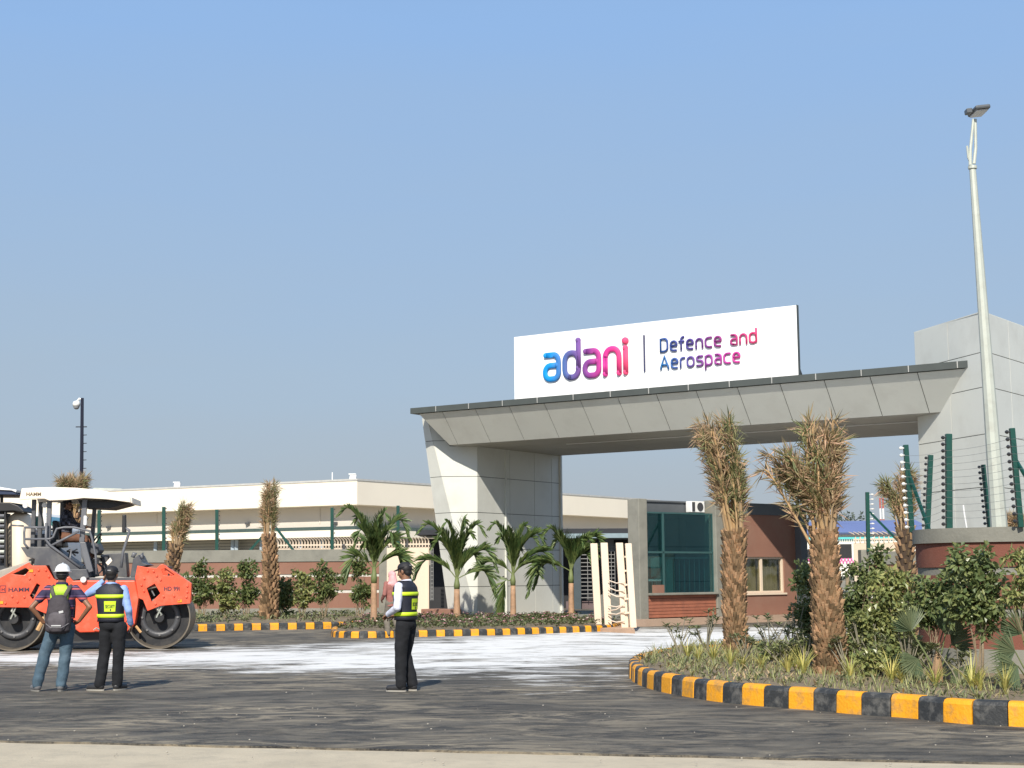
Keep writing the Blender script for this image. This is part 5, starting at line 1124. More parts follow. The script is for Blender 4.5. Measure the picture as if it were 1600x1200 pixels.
def spiky(mb, pts, n, L, w, r, tip):
    P = resample(smooth_path(pts, 5), .04)
    for i in range(n):
        f = .30 + .70 * (i + r.random()) / n; x = f * (len(P) - 1); k = min(int(x), len(P) - 2); p = P[k].lerp(P[k + 1], x - k); t = (P[k + 1] - P[k]).normalized()
        o_ = Vector((p.x - tip.x, p.y - tip.y, 0)); o_ = o_.normalized() if o_.length > .02 else Vector((0, -1, 0))
        d = (t * r.uniform(.3, 1.0) + rv(r) * .75 + o_ * .25 + Vector((0, 0, r.uniform(-.1, .45)))).normalized()
        add_leaf(mb, p, d, rv(r), L * r.uniform(.55, 1.15), w * r.uniform(.7, 1.4), .35)
def date_palm(label, base, top, r0, r1, bend, crown, seed, boot_n=260, bleach=1.0, bz=None, nf=16):
    """boot-clad trunk from base to top; crown = list of (dx, dy, dz, spread) bundle end offsets"""
    r = random.Random(seed); base = Vector(base); top = Vector(top) - base; T = thing('date_palm', label, 'palm tree', base)
    pts = [Vector((bend * math.sin(PI * f) + top.x * f, top.y * f, top.z * f)) for f in [i / 10 for i in range(11)]]
    rs = [r0 + (r1 - r0) * (i / 10) for i in range(11)]; rs[0] *= 1.12
    mb = MB(); mb.tube(pts, [q * .86 for q in rs], 14); mb.build('trunk', M_tk, T, smooth=True)
    mb = MB(); N = boot_n
    for i in range(N):
        f = (i + .5) / N; a = i * 2.39996; x = f * 10; k = min(int(x), 9); p = pts[k].lerp(pts[k + 1], x - k); rr = rs[k] * (1 - (x - k)) + rs[k + 1] * (x - k)
        o_ = Vector((math.cos(a), math.sin(a), 0)); s = Vector((-o_.y, o_.x, 0)); hw = rr * r.uniform(.17, .29); hh = rr * r.uniform(.30, .58); th = rr * r.uniform(.22, .55)
        c = p + o_ * rr * .80; tp_ = c + Vector((0, 0, hh)) + o_ * (th + rr * .16)
        mb.add([c - s * hw - Vector((0, 0, hh * .5)), c + s * hw - Vector((0, 0, hh * .5)), tp_ + s * hw * .62, tp_ - s * hw * .62, tp_ - o_ * th - s * hw * .6, tp_ - o_ * th + s * hw * .6, c - Vector((0, 0, hh * .6)) + o_ * th * .7], [(0, 6, 3), (6, 1, 2), (6, 2, 3), (3, 2, 5, 4), (0, 3, 4), (1, 5, 2)])
    mb.build('leaf_bases', M_boot, T, kind='stuff')
    tip = pts[-1]
    for ci, (dx, dy, dz, sp_, n_) in enumerate(crown):
        for i in range(n_):
            a = r.uniform(0, 2 * PI); rr = sp_ * math.sqrt(r.random()); e = tip + Vector((dx + math.cos(a) * rr, dy + math.sin(a) * rr * .8, dz * r.uniform(.72, 1.05)))
            a0 = tip + Vector((math.cos(a) * r1 * .7, math.sin(a) * r1 * .7, r.uniform(-.35, .1))); m_ = a0.lerp(e, .5) + Vector((dx * -.12, 0, dz * .04)) + Vector((math.cos(a), math.sin(a), 0)) * sp_ * .25
            tail = e + Vector((math.cos(a) * sp_ * .35, math.sin(a) * sp_ * .35, -abs(dz) * .05))
            mb = MB(); P = smooth_path([a0, m_, e, tail], 4); mb.tube(P, [.026 * (1 - .8 * k / len(P)) for k in range(len(P))], 5); fr_ = mb.build('frond', M_pet if r.random() < .6 else L_dry, T)
            mb = MB(); spiky(mb, [a0, m_, e, tail], 84, .30 * bleach, .021, r, tip)
            mb.build('leaflets', L_dry if r.random() < .8 else L_dryg, fr_, kind='stuff')
    return T
q1 = D(1151, 1040, 26.8); b1 = Vector((q1.x, 26.8, .18)); t1_ = D(1148, 830, 26.8)
date_palm('first big palm with scaly trunk and tall bound dry crown left of the other', b1, t1_, .165, .175, -.03, [(-.05, 0, 1.15, .20, 8), (-.22, 0, 1.95, .24, 17), (-.42, 0, 1.85, .20, 8)], 1, 520)
q2 = D(1302, 1080, 20.9); b2 = Vector((q2.x, 20.9, .18)); t2_ = D(1287, 830, 20.9)
date_palm('second big palm with forked dry crown in front of the guard house end', b2, t2_, .185, .150, -.02, [(.02, 0, 1.45, .26, 17), (-.50, 0, 1.02, .25, 13), (-.05, 0, .75, .2, 5)], 2, 620)
q = D(1418, 1000, 33); date_palm('background palm with two upright dry fronds behind the near wall end', Vector((q.x, 33, 0)), D(1414, 820, 33), .2, .17, 0, [(-.38, 0, 1.05, .08, 5), (.03, 0, 1.15, .18, 12)], 3, 120)
q = D(420, 968, 52); date_palm('slim dry palm with narrow upright crown braced by green struts', Vector((q.x, 52, .15)), D(420, 835, 52), .27, .20, .06, [(.05, 0, 1.7, .22, 18), (.0, 0, 1.0, .2, 6)], 4, 220)
q = D(266, 955, 46); date_palm('leaning dry palm rising behind the right end of the roller', Vector((q.x, 46, .15)), D(276, 850, 46), .22, .18, -.08, [(.20, 0, 1.15, .20, 14), (.08, 0, .7, .18, 6)], 5, 150)
q = D(110, 950, 47); date_palm('broad dry palm whose crown shows above the roller canopy', Vector((q.x, 47, .1)), D(112, 800, 47), .25, .25, 0, [(.02, 0, 1.1, .36, 18), (.2, 0, .95, .3, 8), (-.22, 0, .95, .3, 8)], 6, 120, bleach=1.2)
q = D(1588, 1000, 34); date_palm('small palm top peeping over the wall at the right edge', Vector((q.x, 34, 0)), D(1588, 835, 34), .15, .12, 0, [(.0, 0, .35, .25, 9)], 7, 60)
# ------------------------------------------------------------------ feather palms on the median
def feather_palm(label, xb, yb, dist, ytop, fr_list, seed, tr_px=6, shaft_y=None, tone=None):
    r = random.Random(seed); b_ = D(xb, yb, dist); base = Vector((b_.x, dist, .14)); T = thing('feather_palm', label, 'palm tree', base, group='feather palms planted before the gate pier'); k = px2m(dist)
    zc = D(xb, shaft_y, dist).z - base.z; R0 = tr_px * k * .8
    mb = MB(); mb.tube([(0, 0, 0), (0, 0, .15), (.0, 0, zc * .55), (0, 0, zc * .75)], [R0 * 1.25, R0, R0 * .85, R0 * .8], 10); mb.build('trunk', M_ptr, T, smooth=True)
    mb = MB(); mb.tube([(0, 0, zc * .75), (0, 0, zc * .85), (0, 0, zc * 1.05)], [R0 * .8, R0 * .9, R0 * .45], 10); mb.build('crown_shaft', M_shaft, T, smooth=True)
    for dx, dz, dip in fr_list:     # pixel offset of the frond's high point, and how far the tip droops
        yy = r.uniform(-.35, .35); e = Vector((dx * k, yy, zc + dz * k)); c0 = Vector((0, 0, zc)); m_ = c0 + Vector((e.x * .35, yy * .3, (e.z - zc) * .62)); tail = e + Vector((dx * k * .38, yy * .3, -dip * k))
        mb = MB(); P = smooth_path([c0, m_, e, tail], 5); mb.tube(P, [.022 * (1 - .85 * j / len(P)) for j in range(len(P))], 5); f_ = mb.build('frond', M_shaft, T)
        mb = MB(); frond(mb, [c0, m_, e, tail], 58, .68, .06, r, tilt=.95, droop=.14, start=.16, sprd=.65); mb.build('leaflets', tone or L_palm, f_, kind='stuff')
feather_palm('feather palm behind the standing guard with yellowish trunk', 584, 990, 46, 0, [(-38, 95, 8), (-20, 62, 20), (38, 78, 30), (22, 60, 20), (-30, 20, 35), (40, 20, 40), (6, 80, 5), (30, 45, 40), (-10, 45, 10), (-22, 84, 8), (14, 88, 6), (-4, 66, 4)], 11, 7, 890)
feather_palm('fullest feather palm right of the cream gate leaf', 714, 972, 51, 0, [(-42, 85, 12), (-14, 88, 6), (10, 92, 5), (30, 84, 14), (44, 45, 30), (-48, 30, 30), (42, 12, 36), (-26, 60, 10), (0, 60, 10), (24, 40, 20), (18, 72, 6), (-20, 74, 8)], 12, 7, 905)
feather_palm('feather palm with a dead hanging frond before the lit pier', 802, 972, 51, 0, [(-24, 78, 5), (-6, 70, 5), (18, 76, 8), (36, 64, 22), (46, 35, 24), (-40, 20, 20), (-14, -14, 60), (30, 18, 18), (8, 50, 10), (-16, 60, 8), (28, 58, 12)], 13, 6, 898)
feather_palm('rightmost feather palm beside the cream gate posts', 893, 970, 51, 0, [(-28, 66, 6), (-10, 58, 8), (14, 50, 8), (38, 54, 22), (22, 28, 14), (-40, 12, 34), (-48, 14, 50), (28, 36, 10), (-18, 50, 8), (2, 44, 6), (24, 52, 10)], 14, 6, 893)
# fan palms
def fan_palm(label, xb, yb, dist, leaves, seed):
    r = random.Random(seed); b_ = D(xb, yb, dist); base = Vector((b_.x, dist, .2)); k = px2m(dist); T = thing('fan_palm', label, 'palm tree', base)
    mb = MB(); mb.tube([(0, 0, 0), (.0, 0, .2), (.01, 0, .42)], [.06, .07, .03], 8); mb.build('stub_trunk', M_boot, T)
    for dx, dz, ang, L, yy in leaves:
        e = Vector((dx * k, yy, dz * k)); mb = MB(); mb.tube([(0, 0, .15), (e.x * .5, yy * .5, e.z * .62), e], [.012, .010, .007], 5); f_ = mb.build('leaf_stalk', M_shaft, T)
        mb = MB(); a0 = math.radians(ang); dirv = Vector((math.cos(a0), -.25, math.sin(a0))).normalized(); s = Vector((-math.sin(a0), -.3, math.cos(a0))); s = (s - dirv * s.dot(dirv)).normalized(); nrm = dirv.cross(s)
        n = 22
        for i in range(n):
            a = (i - (n - 1) / 2) / (n / 2) * 1.15; d = dirv * math.cos(a) + s * math.sin(a) + nrm * r.uniform(-.06, .06); l = L * (1 - .18 * abs(a)) * r.uniform(.9, 1.05); q = d.cross(nrm).normalized() * .014
            p1 = e + d * l * .55; p2 = e + d * l - ZZ * l * .10 * r.random(); mb.add([e, p1 + q + nrm * .008, p2, p1 - q + nrm * .008, p1 - nrm * .004], [(0, 4, 1), (0, 3, 4), (1, 4, 2), (4, 3, 2)])
        mb.build('fan_blade', L_fan, f_, kind='stuff')
fan_palm('fan palm with upright blue green leaf before the tall bush stems', 1466, 1075, 18.9, [(14, 78, 62, .46, 0), (-28, 82, 110, .42, .3), (-32, 42, 215, .32, -.1), (24, 26, -50, .34, -.1), (30, 62, 30, .4, .2)], 1)
fan_palm('fan palm half cut by the right edge', 1612, 1082, 18.0, [(-22, 60, 165, .42, 0), (-6, 86, 120, .45, .1), (-28, 40, 200, .4, -.2), (10, 70, 60, .45, 0)], 2)
# ------------------------------------------------------------------ leggy shrubs along the far red wall
g2 = 'young leafy shrubs along the far red wall'
far = [(288, 968, [(290, 915, 16, 26), (283, 945, 12, 14)], 'dark shrub just right of the roller drum', L_far), (317, 968, [(315, 895, 17, 22), (322, 925, 22, 18)], 'tall dark shrub between the leaning palm and the slim one, left of two', L_far),
       (352, 968, [(350, 905, 16, 20), (356, 940, 14, 16)], 'lighter shrub second right of the roller', L_ficus2), (385, 968, [(388, 890, 18, 20), (384, 925, 22, 14)], 'dense shrub just left of the slim dry palm', L_far), (440, 966, [(438, 925, 14, 26), (446, 945, 10, 14)], 'narrow shrub hugging the slim dry palm on its right', L_far),
       (472, 968, [(470, 910, 16, 22), (468, 940, 18, 12)], 'airy yellowish shrub right of the slim dry palm', L_ficus2), (507, 968, [(505, 895, 14, 22), (508, 920, 22, 16), (527, 905, 14, 10)], 'widest far shrub on a bare stem before white wall strips', L_far), (563, 972, [(563, 890, 13, 22), (568, 920, 12, 18)], 'shrub just left of the feather palm behind the guard', L_far)]
for i, (x, y, bl_, lab, m_) in enumerate(far): shrub_px(lab, x, y, 54, bl_ + [(x, y - 42, 16, 20, 0)], [(x + 3, y - 40), (x - 5, y - 35), (x + 8, y - 30), (x - 9, y - 25)], .16, .09, 1150, m_, 60 + i, g2, sr=.022)
# flowers on the median and far bed
r = random.Random(31); mg = MB(); mf = MB(); md_ = MB()
mp = [(p.x, p.y) for p in inm] + [(2.4, 50), (2.0, 54), (-5, 54), (-5, 46)]
n = 0
while n < 900:
    x, y = r.uniform(-6, 3.2), r.uniform(40.6, 53)
    if not inside(x, y, mp): continue
    n += 1; p = Vector((x, y, .17)); hh = r.uniform(.03, .16)
    for q in range(7): a = r.uniform(0, 2 * PI); add_leaf(mg, p + Vector((r.uniform(-.1, .1), r.uniform(-.1, .1), hh * r.random())), Vector((math.cos(a), math.sin(a), r.uniform(.1, 1.2))), ZZ, r.uniform(.07, .13), .06)
    if r.random() < .28:
        for q in range(4): a = r.uniform(0, 2 * PI); add_leaf(mf if r.random() < .75 else md_, p + Vector((r.uniform(-.06, .06), 0, hh + .03)), Vector((math.cos(a), math.sin(a), .5)), ZZ, .07, .06)
mg.build('flower_bed_foliage', leafmat('bedding_leaf', (.12, .14, .06), .4, .2), kind='stuff'); mf.build('pink_flowers', leafmat('pink_petal', (.62, .30, .33), .3, .2), kind='stuff'); md_.build('pale_flowers', leafmat('pale_petal', (.75, .62, .55), .2, .2), kind='stuff')
mb = MB(); 
for i in range(900):
    x, y = r.uniform(-24, -5.6), r.uniform(46.9, 57.5); p = Vector((x, y, .17))
    for q in range(5): a = r.uniform(0, 2 * PI); add_leaf(mb, p + Vector((r.uniform(-.15, .15), r.uniform(-.1, .1), r.uniform(0, .12))), Vector((math.cos(a), math.sin(a), r.uniform(.1, 1.2))), ZZ, r.uniform(.08, .2), .06)
mb.build('bed_ground_cover', L_grey, kind='stuff')
# roadside trees out of the frame to the right, seen only as the dark reflection in the guard house glass
r = random.Random(91); mb = MB()
for i in range(9):
    c = Vector((r.uniform(34, 48), 34 + i * 3.0, r.uniform(3.0, 5.0))); rr = r.uniform(1.8, 2.8)
    for q in range(5): cluster(mb, c + rv(r) * rr * .7, (rr * .7, rr * .7, rr * .8), 60, .5, .3, r)
    mb.tube([(c.x, c.y, 0), (c.x, c.y, c.z)], [.18, .1], 6)
mb.build('roadside_trees', L_far, kind='stuff')
# distant trees
def far_tree(label, px, ybase, ytop, dist, wpx, seed, n=500):
    r = random.Random(seed); p = D(px, ybase, dist); T = thing('distant_tree', label, 'tree', (p.x, dist, 0), group='trees on the horizon'); k = px2m(dist); zt = D(px, ytop, dist).z
    mb = MB(); mb.tube([(0, 0, 0), (.1, 0, zt * .4), (0, 0, zt * .85)], [.25, .16, .05], 7); mb.build('trunk', M_bark, T); mb = MB()
    for c in range(9): cc = Vector((r.uniform(-1, 1) * wpx * k * .5, r.uniform(-1, 1), zt * r.uniform(.62, .95))); rr = wpx * k * .22; cluster(mb, cc, (rr, rr, rr * .6), n // 9, .5, .3, r)
    mb.build('crown', leafmat('hazy_leaf', (.10, .13, .10), .2, .2), T, kind='stuff')
far_tree('sparse distant tree behind the blue roof', 1322, 850, 796, 190, 36, 1, 260); far_tree('distant tree right of the cream building end', 1006, 850, 814, 170, 26, 2)
far_tree('distant tree crown over the blue roof, left of the braced post', 1338, 850, 798, 200, 20, 3, 120)
r = random.Random(77); mb = MB()
for i in range(900):
    x = r.uniform(-260, 300); rr = r.uniform(2, 5); 
    cluster(mb, Vector((x, 330 + r.uniform(-20, 20), rr * .6 + r.uniform(0, 1.2))), (rr * 1.5, rr, rr * .8), 34, 1.5, .9, r)
mb.build('far_tree_line', leafmat('hazy_leaf', (.10, .13, .10), .2, .2), kind='stuff')
# ================================================================== PEOPLE
M_skin = mat('skin_brown', (.235, .115, .065), .5, .08, 20); M_hair = mat('hair_black', (.012, .010, .010), .6, .2, 40)
M_blk = mat('trouser_black', (.009, .010, .013), .9, .25, 9, .3, 60); M_vest = mat('vest_navy', (.016, .018, .03), .6, .2, 12, .2, 60)
M_lime = mat('hi_vis_lime', (.60, .80, .03), .5, .06, 10); M_limed = mat('hi_vis_lime_cloth', (.42, .66, .04), .6, .1, 10)
M_blue = mat('shirt_light_blue', (.27, .40, .72), .75, .08, 8, .25, 50); M_wht = mat('shirt_white', (.68, .70, .82), .75, .06, 8, .25, 50)
M_jean = mat('jeans_blue', (.065, .11, .15), .85, .25, 7, .35, 60, dirt=(.13, .19, .24), dscale=6, damt=.5); M_shoe = mat('shoe_black', (.03, .03, .032), .45, .2, 10); M_sole = mat('shoe_sole', (.22, .21, .19), .7, .1); M_shoeg = mat('shoe_grey', (.14, .14, .145), .7, .2, 10)
def tricky(name, kind):
    m = bpy.data.materials.new(name); m.use_nodes = True; t = m.node_tree; b = t.nodes['Principled BSDF']; b.inputs['Roughness'].default_value = .8
    tc = t.nodes.new('ShaderNodeTexCoord'); sp = t.nodes.new('ShaderNodeSeparateXYZ'); t.links.new(tc.outputs['Object'], sp.inputs[0])
    cr = t.nodes.new('ShaderNodeValToRGB'); cr.color_ramp.interpolation = 'CONSTANT'
    if kind == 'stripe':
        a = t.nodes.new('ShaderNodeMath'); a.operation = 'MULTIPLY'; a.inputs[1].default_value = 7.5; t.links.new(sp.outputs['Z'], a.inputs[0]); f = t.nodes.new('ShaderNodeMath'); f.operation = 'FRACT'; t.links.new(a.outputs[0], f.inputs[0]); t.links.new(f.outputs[0], cr.inputs[0])
        st_ = [(0, (.025, .02, .06)), (.42, (.42, .09, .10)), (.60, (.025, .02, .06)), (.74, (.20, .12, .25)), (.80, (.025, .02, .06))]
    else:
        ck = t.nodes.new('ShaderNodeTexChecker'); ck.inputs['Scale'].default_value = 14; t.links.new(tc.outputs['Object'], ck.inputs[0]); t.links.new(ck.outputs['Fac'], cr.inputs[0]); st_ = [(0, (.015, .015, .022)), (.5, (.09, .09, .12))]
    el = cr.color_ramp.elements
    for i, (p, c) in enumerate(st_):
        if i >= 2: el.new(p)
        el[i].position = p
    for e, (p, c) in zip(el, st_): e.color = (*c, 1)
    t.links.new(cr.outputs[0], b.inputs['Base Color']); return m
M_stripe = tricky('shirt_striped', 'stripe'); M_plaid = tricky('shirt_plaid', 'plaid')
def remesh(mb, name, m, parent, vox=.012, sm=4, wrinkle=0.0, wsc=9.0, warp=None):
    me = bpy.data.meshes.new('tmp'); me.from_pydata([tuple(v) for v in mb.v], [], mb.f); o = bpy.data.objects.new('tmp', me)
    md = o.modifiers.new('r', 'REMESH'); md.mode = 'VOXEL'; md.voxel_size = vox; md.use_smooth_shade = True
    ms = o.modifiers.new('s', 'SMOOTH'); ms.factor = .5; ms.iterations = sm
    nm = baked(o)
    if wrinkle:
        nor = [v.normal.copy() for v in nm.vertices]
        for v in nm.vertices:
            c = v.co; k = noise.noise(Vector((c.x * wsc, c.y * wsc, c.z * wsc * 1.0 + 3))) + .5 * noise.noise(Vector((c.x * wsc * 2, c.y * wsc * 2, c.z * wsc * 2.2)))
            v.co = c + nor[v.index] * wrinkle * k
    if warp:
        for v in nm.vertices: v.co = warp(v.co)
    nm.name = name; nm.materials.append(m)
    nm.polygons.foreach_set('use_smooth', [True] * len(nm.polygons))
    ob = bpy.data.objects.new(name, nm); COL.objects.link(ob); ob.parent = parent; return ob
TL = [(.84, .168, .120), (.92, .172, .125), (1.02, .160, .112), (1.14, .168, .118), (1.26, .186, .128), (1.36, .196, .122), (1.41, .175, .105), (1.445, .125, .085), (1.478, .07, .066)]
def tring(z, ex=0.0, n=32):
    for i in range(len(TL) - 1):
        if TL[i][0] <= z <= TL[i + 1][0] + 1e-6: break
    f = (z - TL[i][0]) / (TL[i + 1][0] - TL[i][0]); rx_, ry_ = TL[i][1] * (1 - f) + TL[i + 1][1] * f + ex, TL[i][2] * (1 - f) + TL[i + 1][2] * f + ex
    return rx_, ry_
def tpt(z, a, ex=0.0):
    rx_, ry_ = tring(z, ex); c, s = math.cos(a), math.sin(a); return Vector((rx_ * math.copysign(abs(c) ** .85, c), ry_ * math.copysign(abs(s) ** .85, s), z))
def hand(mb, w_, d, palm_n, s=1.0, curl=.7, thumb=1):
    """palm and five separate fingers, pointing along d; they curl towards palm_n"""
    w_ = Vector(w_); d = Vector(d).normalized(); n = Vector(palm_n); n = (n - d * n.dot(d)).normalized(); s_ = d.cross(n) * thumb
    c = w_ + d * .045; mb.ell(c, (1, 1, 1), Matrix((s_ * .040, n * .017, d * .052)).transposed(), 12, 7)
    for i, (o_, l) in enumerate(((-.028, .062), (-.010, .075), (.010, .080), (.028, .072))):
        p = w_ + d * .082 + s_ * o_; a = curl * (1 + .1 * i)
        d1_ = (d * math.cos(a * .5) + n * math.sin(a * .5)); d2_ = (d * math.cos(a * 1.4) + n * math.sin(a * 1.4)); q1_ = p + d1_ * l * .5; q2_ = q1_ + d2_ * l * .5
        mb.tube([w_ + d * .05 + s_ * o_, p, q1_, q2_, q2_ + d2_ * .006], [.010, .0098, .0092, .0078, .004], 7)
    t0_ = w_ + d * .025 + s_ * .032; t1__ = t0_ + (d * .6 + s_ * .75 + n * .3).normalized() * .035; t2__ = t1__ + (d * .85 + s_ * .15 + n * .5).normalized() * .030
    mb.tube([t0_ - s_ * .015, t0_, t1__, t2__, t2__ + d * .004], [.013, .0125, .011, .0085, .004], 7)
def person(label, loc, rz, J, shirt, trousers, shoes, sleeve='long', vest=False, cap=None, scale=1.0, lean=0.0, head_yaw=0.0, head_tilt=0.0, patch=None, sole=None, tuck=True, group=None):
    T = thing('person', label, 'person', loc, rz=rz, scale=(scale,) * 3)
    def wp(p): p = Vector(p); k = max(0, p.z - .9); return Vector((p.x, p.y + lean * k, p.z))
    j = dict(hl=(-.09, 0, .90), hr=(.09, 0, .90), kl=(-.11, .02, .49), kr=(.11, .02, .49), al=(-.12, -.02, .09), ar=(.12, -.02, .09), fl=(-.15, 1, 0), fr=(.15, 1, 0),
             sl=(-.185, 0, 1.395), sr=(.185, 0, 1.395), el=(-.25, -.03, 1.12), er=(.25, -.03, 1.12), wl=(-.26, .06, .88), wr=(.26, .06, .88), dl=(0, .1, -1), dr=(0, .1, -1), nl=(1, 0, 0), nr=(-1, 0, 0))
    j.update(J); j = {k: Vector(v) for k, v in j.items()}
    for k in ('sl', 'sr', 'el', 'er', 'wl', 'wr'): j[k] = wp(j[k])
    hc = wp((0, .01, 1.605)); Rh = Matrix.Rotation(head_yaw, 3, 'Z') @ Matrix.Rotation(head_tilt, 3, 'X'); nb = wp((0, -.005, 1.44))
    def hp(x, y, z): return hc + Rh @ Vector((x, y, z))
    b = MB()
    b.ell(hp(0, -.012, .025), (.076, .092, .088), Rh.to_4x4().to_3x3(), 18, 12); b.ell(hp(0, .018, -.03), (.062, .068, .082), Rh, 16, 10); b.ell(hp(0, .045, -.085), (.034, .034, .026), Rh)
    b.tube([hp(0, .082, .012), hp(0, .096, -.012), hp(0, .106, -.030), hp(0, .088, -.042)], [.009, .013, .017, .010], 8)
    b.ell(hp(0, .084, -.062), (.026, .012, .008), Rh); b.ell(hp(0, .082, -.074), (.022, .012, .007), Rh); b.ell(hp(0, .075, .030), (.052, .018, .010), Rh)
    for s in (-1, 1): b.ell(hp(s * .077, -.005, -.012), (.010, .020, .032), Rh); b.ell(hp(s * .04, .062, -.03), (.022, .022, .022), Rh)
    b.capsule(nb - ZZ * .06, hp(0, -.012, -.05), .062, .054, 12)
    b.loft([[wp(tpt(z, 2 * PI * k / 20, -.03)) for k in range(20)] for z in (.86, 1.0, 1.15, 1.3, 1.4, 1.45)])
    for s in 'lr':
        b.capsule(j['s' + s], j['e' + s], .046, .038); b.capsule(j['e' + s], j['w' + s], .038, .026)
        hand(b, j['w' + s], j['d' + s], j['n' + s], thumb=1 if s == 'l' else -1)
        b.capsule(j['h' + s], j['k' + s], .07, .05); b.capsule(j['k' + s], j['a' + s], .048, .034)
    remesh(b, 'body', M_skin, T, .0075, 3)
    e = MB()
    for s in (-1, 1): e.ell(hp(s * .031, .077, .008), (.012, .008, .007), Rh, 8, 6)
    e.build('eyes', mat('eye_dark', (.03, .02, .02), .3), T, smooth=True)
    if cap != 'scarf':
        hb = MB(); hb.ell(hp(0, -.028, .026), (.083, .088, .088), Rh, 18, 12); hb.ell(hp(0, -.052, -.03), (.070, .05, .055), Rh); 
        for s in (-1, 1): hb.ell(hp(s * .07, .004, .012), (.012, .028, .035), Rh)
        if cap is None: hb.ell(hp(0, .0, .055), (.080, .09, .065), Rh)
        remesh(hb, 'hair', M_hair, T, .009, 2, .002, 60)
    if cap == 'cap':
        c = MB(); rings = []
        for z, r_ in ((.036, .091), (.06, .090), (.085, .082), (.105, .062), (.118, .03), (.122, .006)): rings.append([hp(math.cos(2 * PI * k / 20) * r_ * .93, -.010 + math.sin(2 * PI * k / 20) * r_ * 1.10, z) for k in range(20)])
        c.loft(rings); cp = c.build('cap', mat('cap_black', (.015, .015, .018), .7, .15, 30), T, smooth=True)
        v = MB(); n = 10; top_ = []; 
        for k in range(n + 1): a = math.radians(20 + 140 * k / n); top_.append(hp(math.cos(a) * .078, -.01 + math.sin(a) * .085, .045))
        out_ = [hp(math.cos(math.radians(28 + 124 * k / n)) * .082, .005 + math.sin(math.radians(28 + 124 * k / n)) * .155, .030) for k in range(n + 1)]
        v.slab(top_ + out_[::-1], Vector((0, 0, .006))); v.build('brim', mat('cap_black', (.015, .015, .018)), cp)
        l_ = MB(); l_.slab([hp(-.025, -.112, .052), hp(.025, -.112, .052), hp(.022, -.109, .062), hp(-.022, -.109, .062)], Rh @ Vector((0, .004, 0))); l_.build('cap_strap', mat('strap_grey', (.35, .35, .37), .6), cp)
    if cap == 'helmet':
        c = MB(); rings = []
        for z, r_ in ((.030, .128), (.036, .128), (.040, .108), (.075, .104), (.105, .090), (.13, .064), (.145, .032), (.148, .005)): rings.append([hp(math.cos(2 * PI * k / 24) * r_ * .95, -.008 + math.sin(2 * PI * k / 24) * r_ * (1.12 if r_ < .12 else 1.06), z) for k in range(24)])
        c.loft(rings); hm = c.build('helmet', mat('helmet_white', (.80, .80, .76), .35, .02, coat=.3), T, smooth=True)
        c = MB(); c.tube([hp(0, y_, z_) for y_, z_ in ((-.11, .085), (-.07, .125), (0, .152), (.07, .125), (.11, .085))], .012, 6); c.build('ridge', mat('helmet_white', (.8, .8, .76)), hm, smooth=True)
        c = MB(); c.tube([hp(math.cos(a) * .084, -.01 + math.sin(a) * .1, -.005 + .012 * math.sin(a)) for a in [PI + PI * k / 12 for k in range(13)]], .010, 6); c.build('head_strap', M_black, hm, smooth=True)
    if cap == 'scarf':
        c = MB(); c.ell(hp(0, -.02, .02), (.10, .115, .105), Rh); c.capsule(hp(0, -.04, -.02), wp((0, -.05, 1.40)), .095, .13); c.ell(wp((0, -.02, 1.38)), (.19, .13, .08)); c.capsule(wp((.06, -.12, 1.36)), wp((.08, -.13, 1.12)), .05, .03); c.capsule(wp((-.07, .10, 1.36)), wp((-.09, .12, 1.15)), .05, .03)
        remesh(c, 'head_scarf', mat('scarf_pink', (.72, .36, .36), .85, .15, 9), T, .013, 3, .007, 16)
    # clothes
    c = MB(); zlo = .975 if tuck else .80
    c.loft([[tpt(max(z, .84), 2 * PI * k / 32, .006 if z > .95 else .004) - ZZ * max(0, .84 - z) for k in range(32)] for z in (zlo, 1.01, 1.08, 1.2, 1.3, 1.38, 1.42, 1.45)])
    for q in range(0): pass
    for s in 'lr':
        S_, E_, W_ = [Vector(x) - Vector((0, lean * max(0, x.z - .9), 0)) for x in (j['s' + s], j['e' + s], j['w' + s])]
        if sleeve == 'long': c.capsule(S_, E_, .064, .054); c.capsule(E_, E_.lerp(W_, .93), .053, .040)
        else: c.capsule(S_, S_.lerp(E_, .55), .066, .062)
    sh = remesh(c, 'shirt', shirt, T, .012, 4, .006 if sleeve == 'long' else .004, 11, warp=wp)
    c = MB(); c.tube([wp((math.cos(a) * .072, -.004 + math.sin(a) * .070, 1.462 + .012 * -math.sin(a))) for a in [2 * PI * k / 18 for k in range(19)]], (.017), 6, cap=False, flat=1.6); c.build('collar', shirt, sh, smooth=True)
    c = MB(); c.ell((0, -.005, .90), (.172, .128, .10)); c.loft([[Vector((math.cos(2 * PI * k / 28) * .168, math.sin(2 * PI * k / 28) * .118, z)) for k in range(28)] for z in (.88, .93, 1.005)])
    for s in 'lr':
        h_ = j['h' + s]; c.capsule(h_ - ZZ * .02, j['k' + s], .104, .084, 14); c.capsule(j['k' + s], j['a' + s] + ZZ * .00, .082, .074, 14)
    remesh(c, 'trousers', trousers, T, .012, 3, .012, 7)
    for s in 'lr':
        a_ = j['a' + s]; f_ = Vector((j['f' + s].x, j['f' + s].y, 0)).normalized(); f_z = Vector((f_.x, f_.y, 0)); sd = Vector((f_.y, -f_.x, 0)); h0 = a_.z - .09
        c = MB(); c.capsule(Vector((a_.x, a_.y, h0 + .055)) - f_z * .02, Vector((a_.x, a_.y, h0 + .043)) + f_z * .17, .052, .046, 12); c.ell(Vector((a_.x, a_.y, h0 + .09)), (.05, .05, .05)); c.ell(Vector((a_.x, a_.y, h0 + .045)) + f_z * .12, (.05, .05, .04))
        so_ = remesh(c, 'shoe', shoes, T, .010, 3)
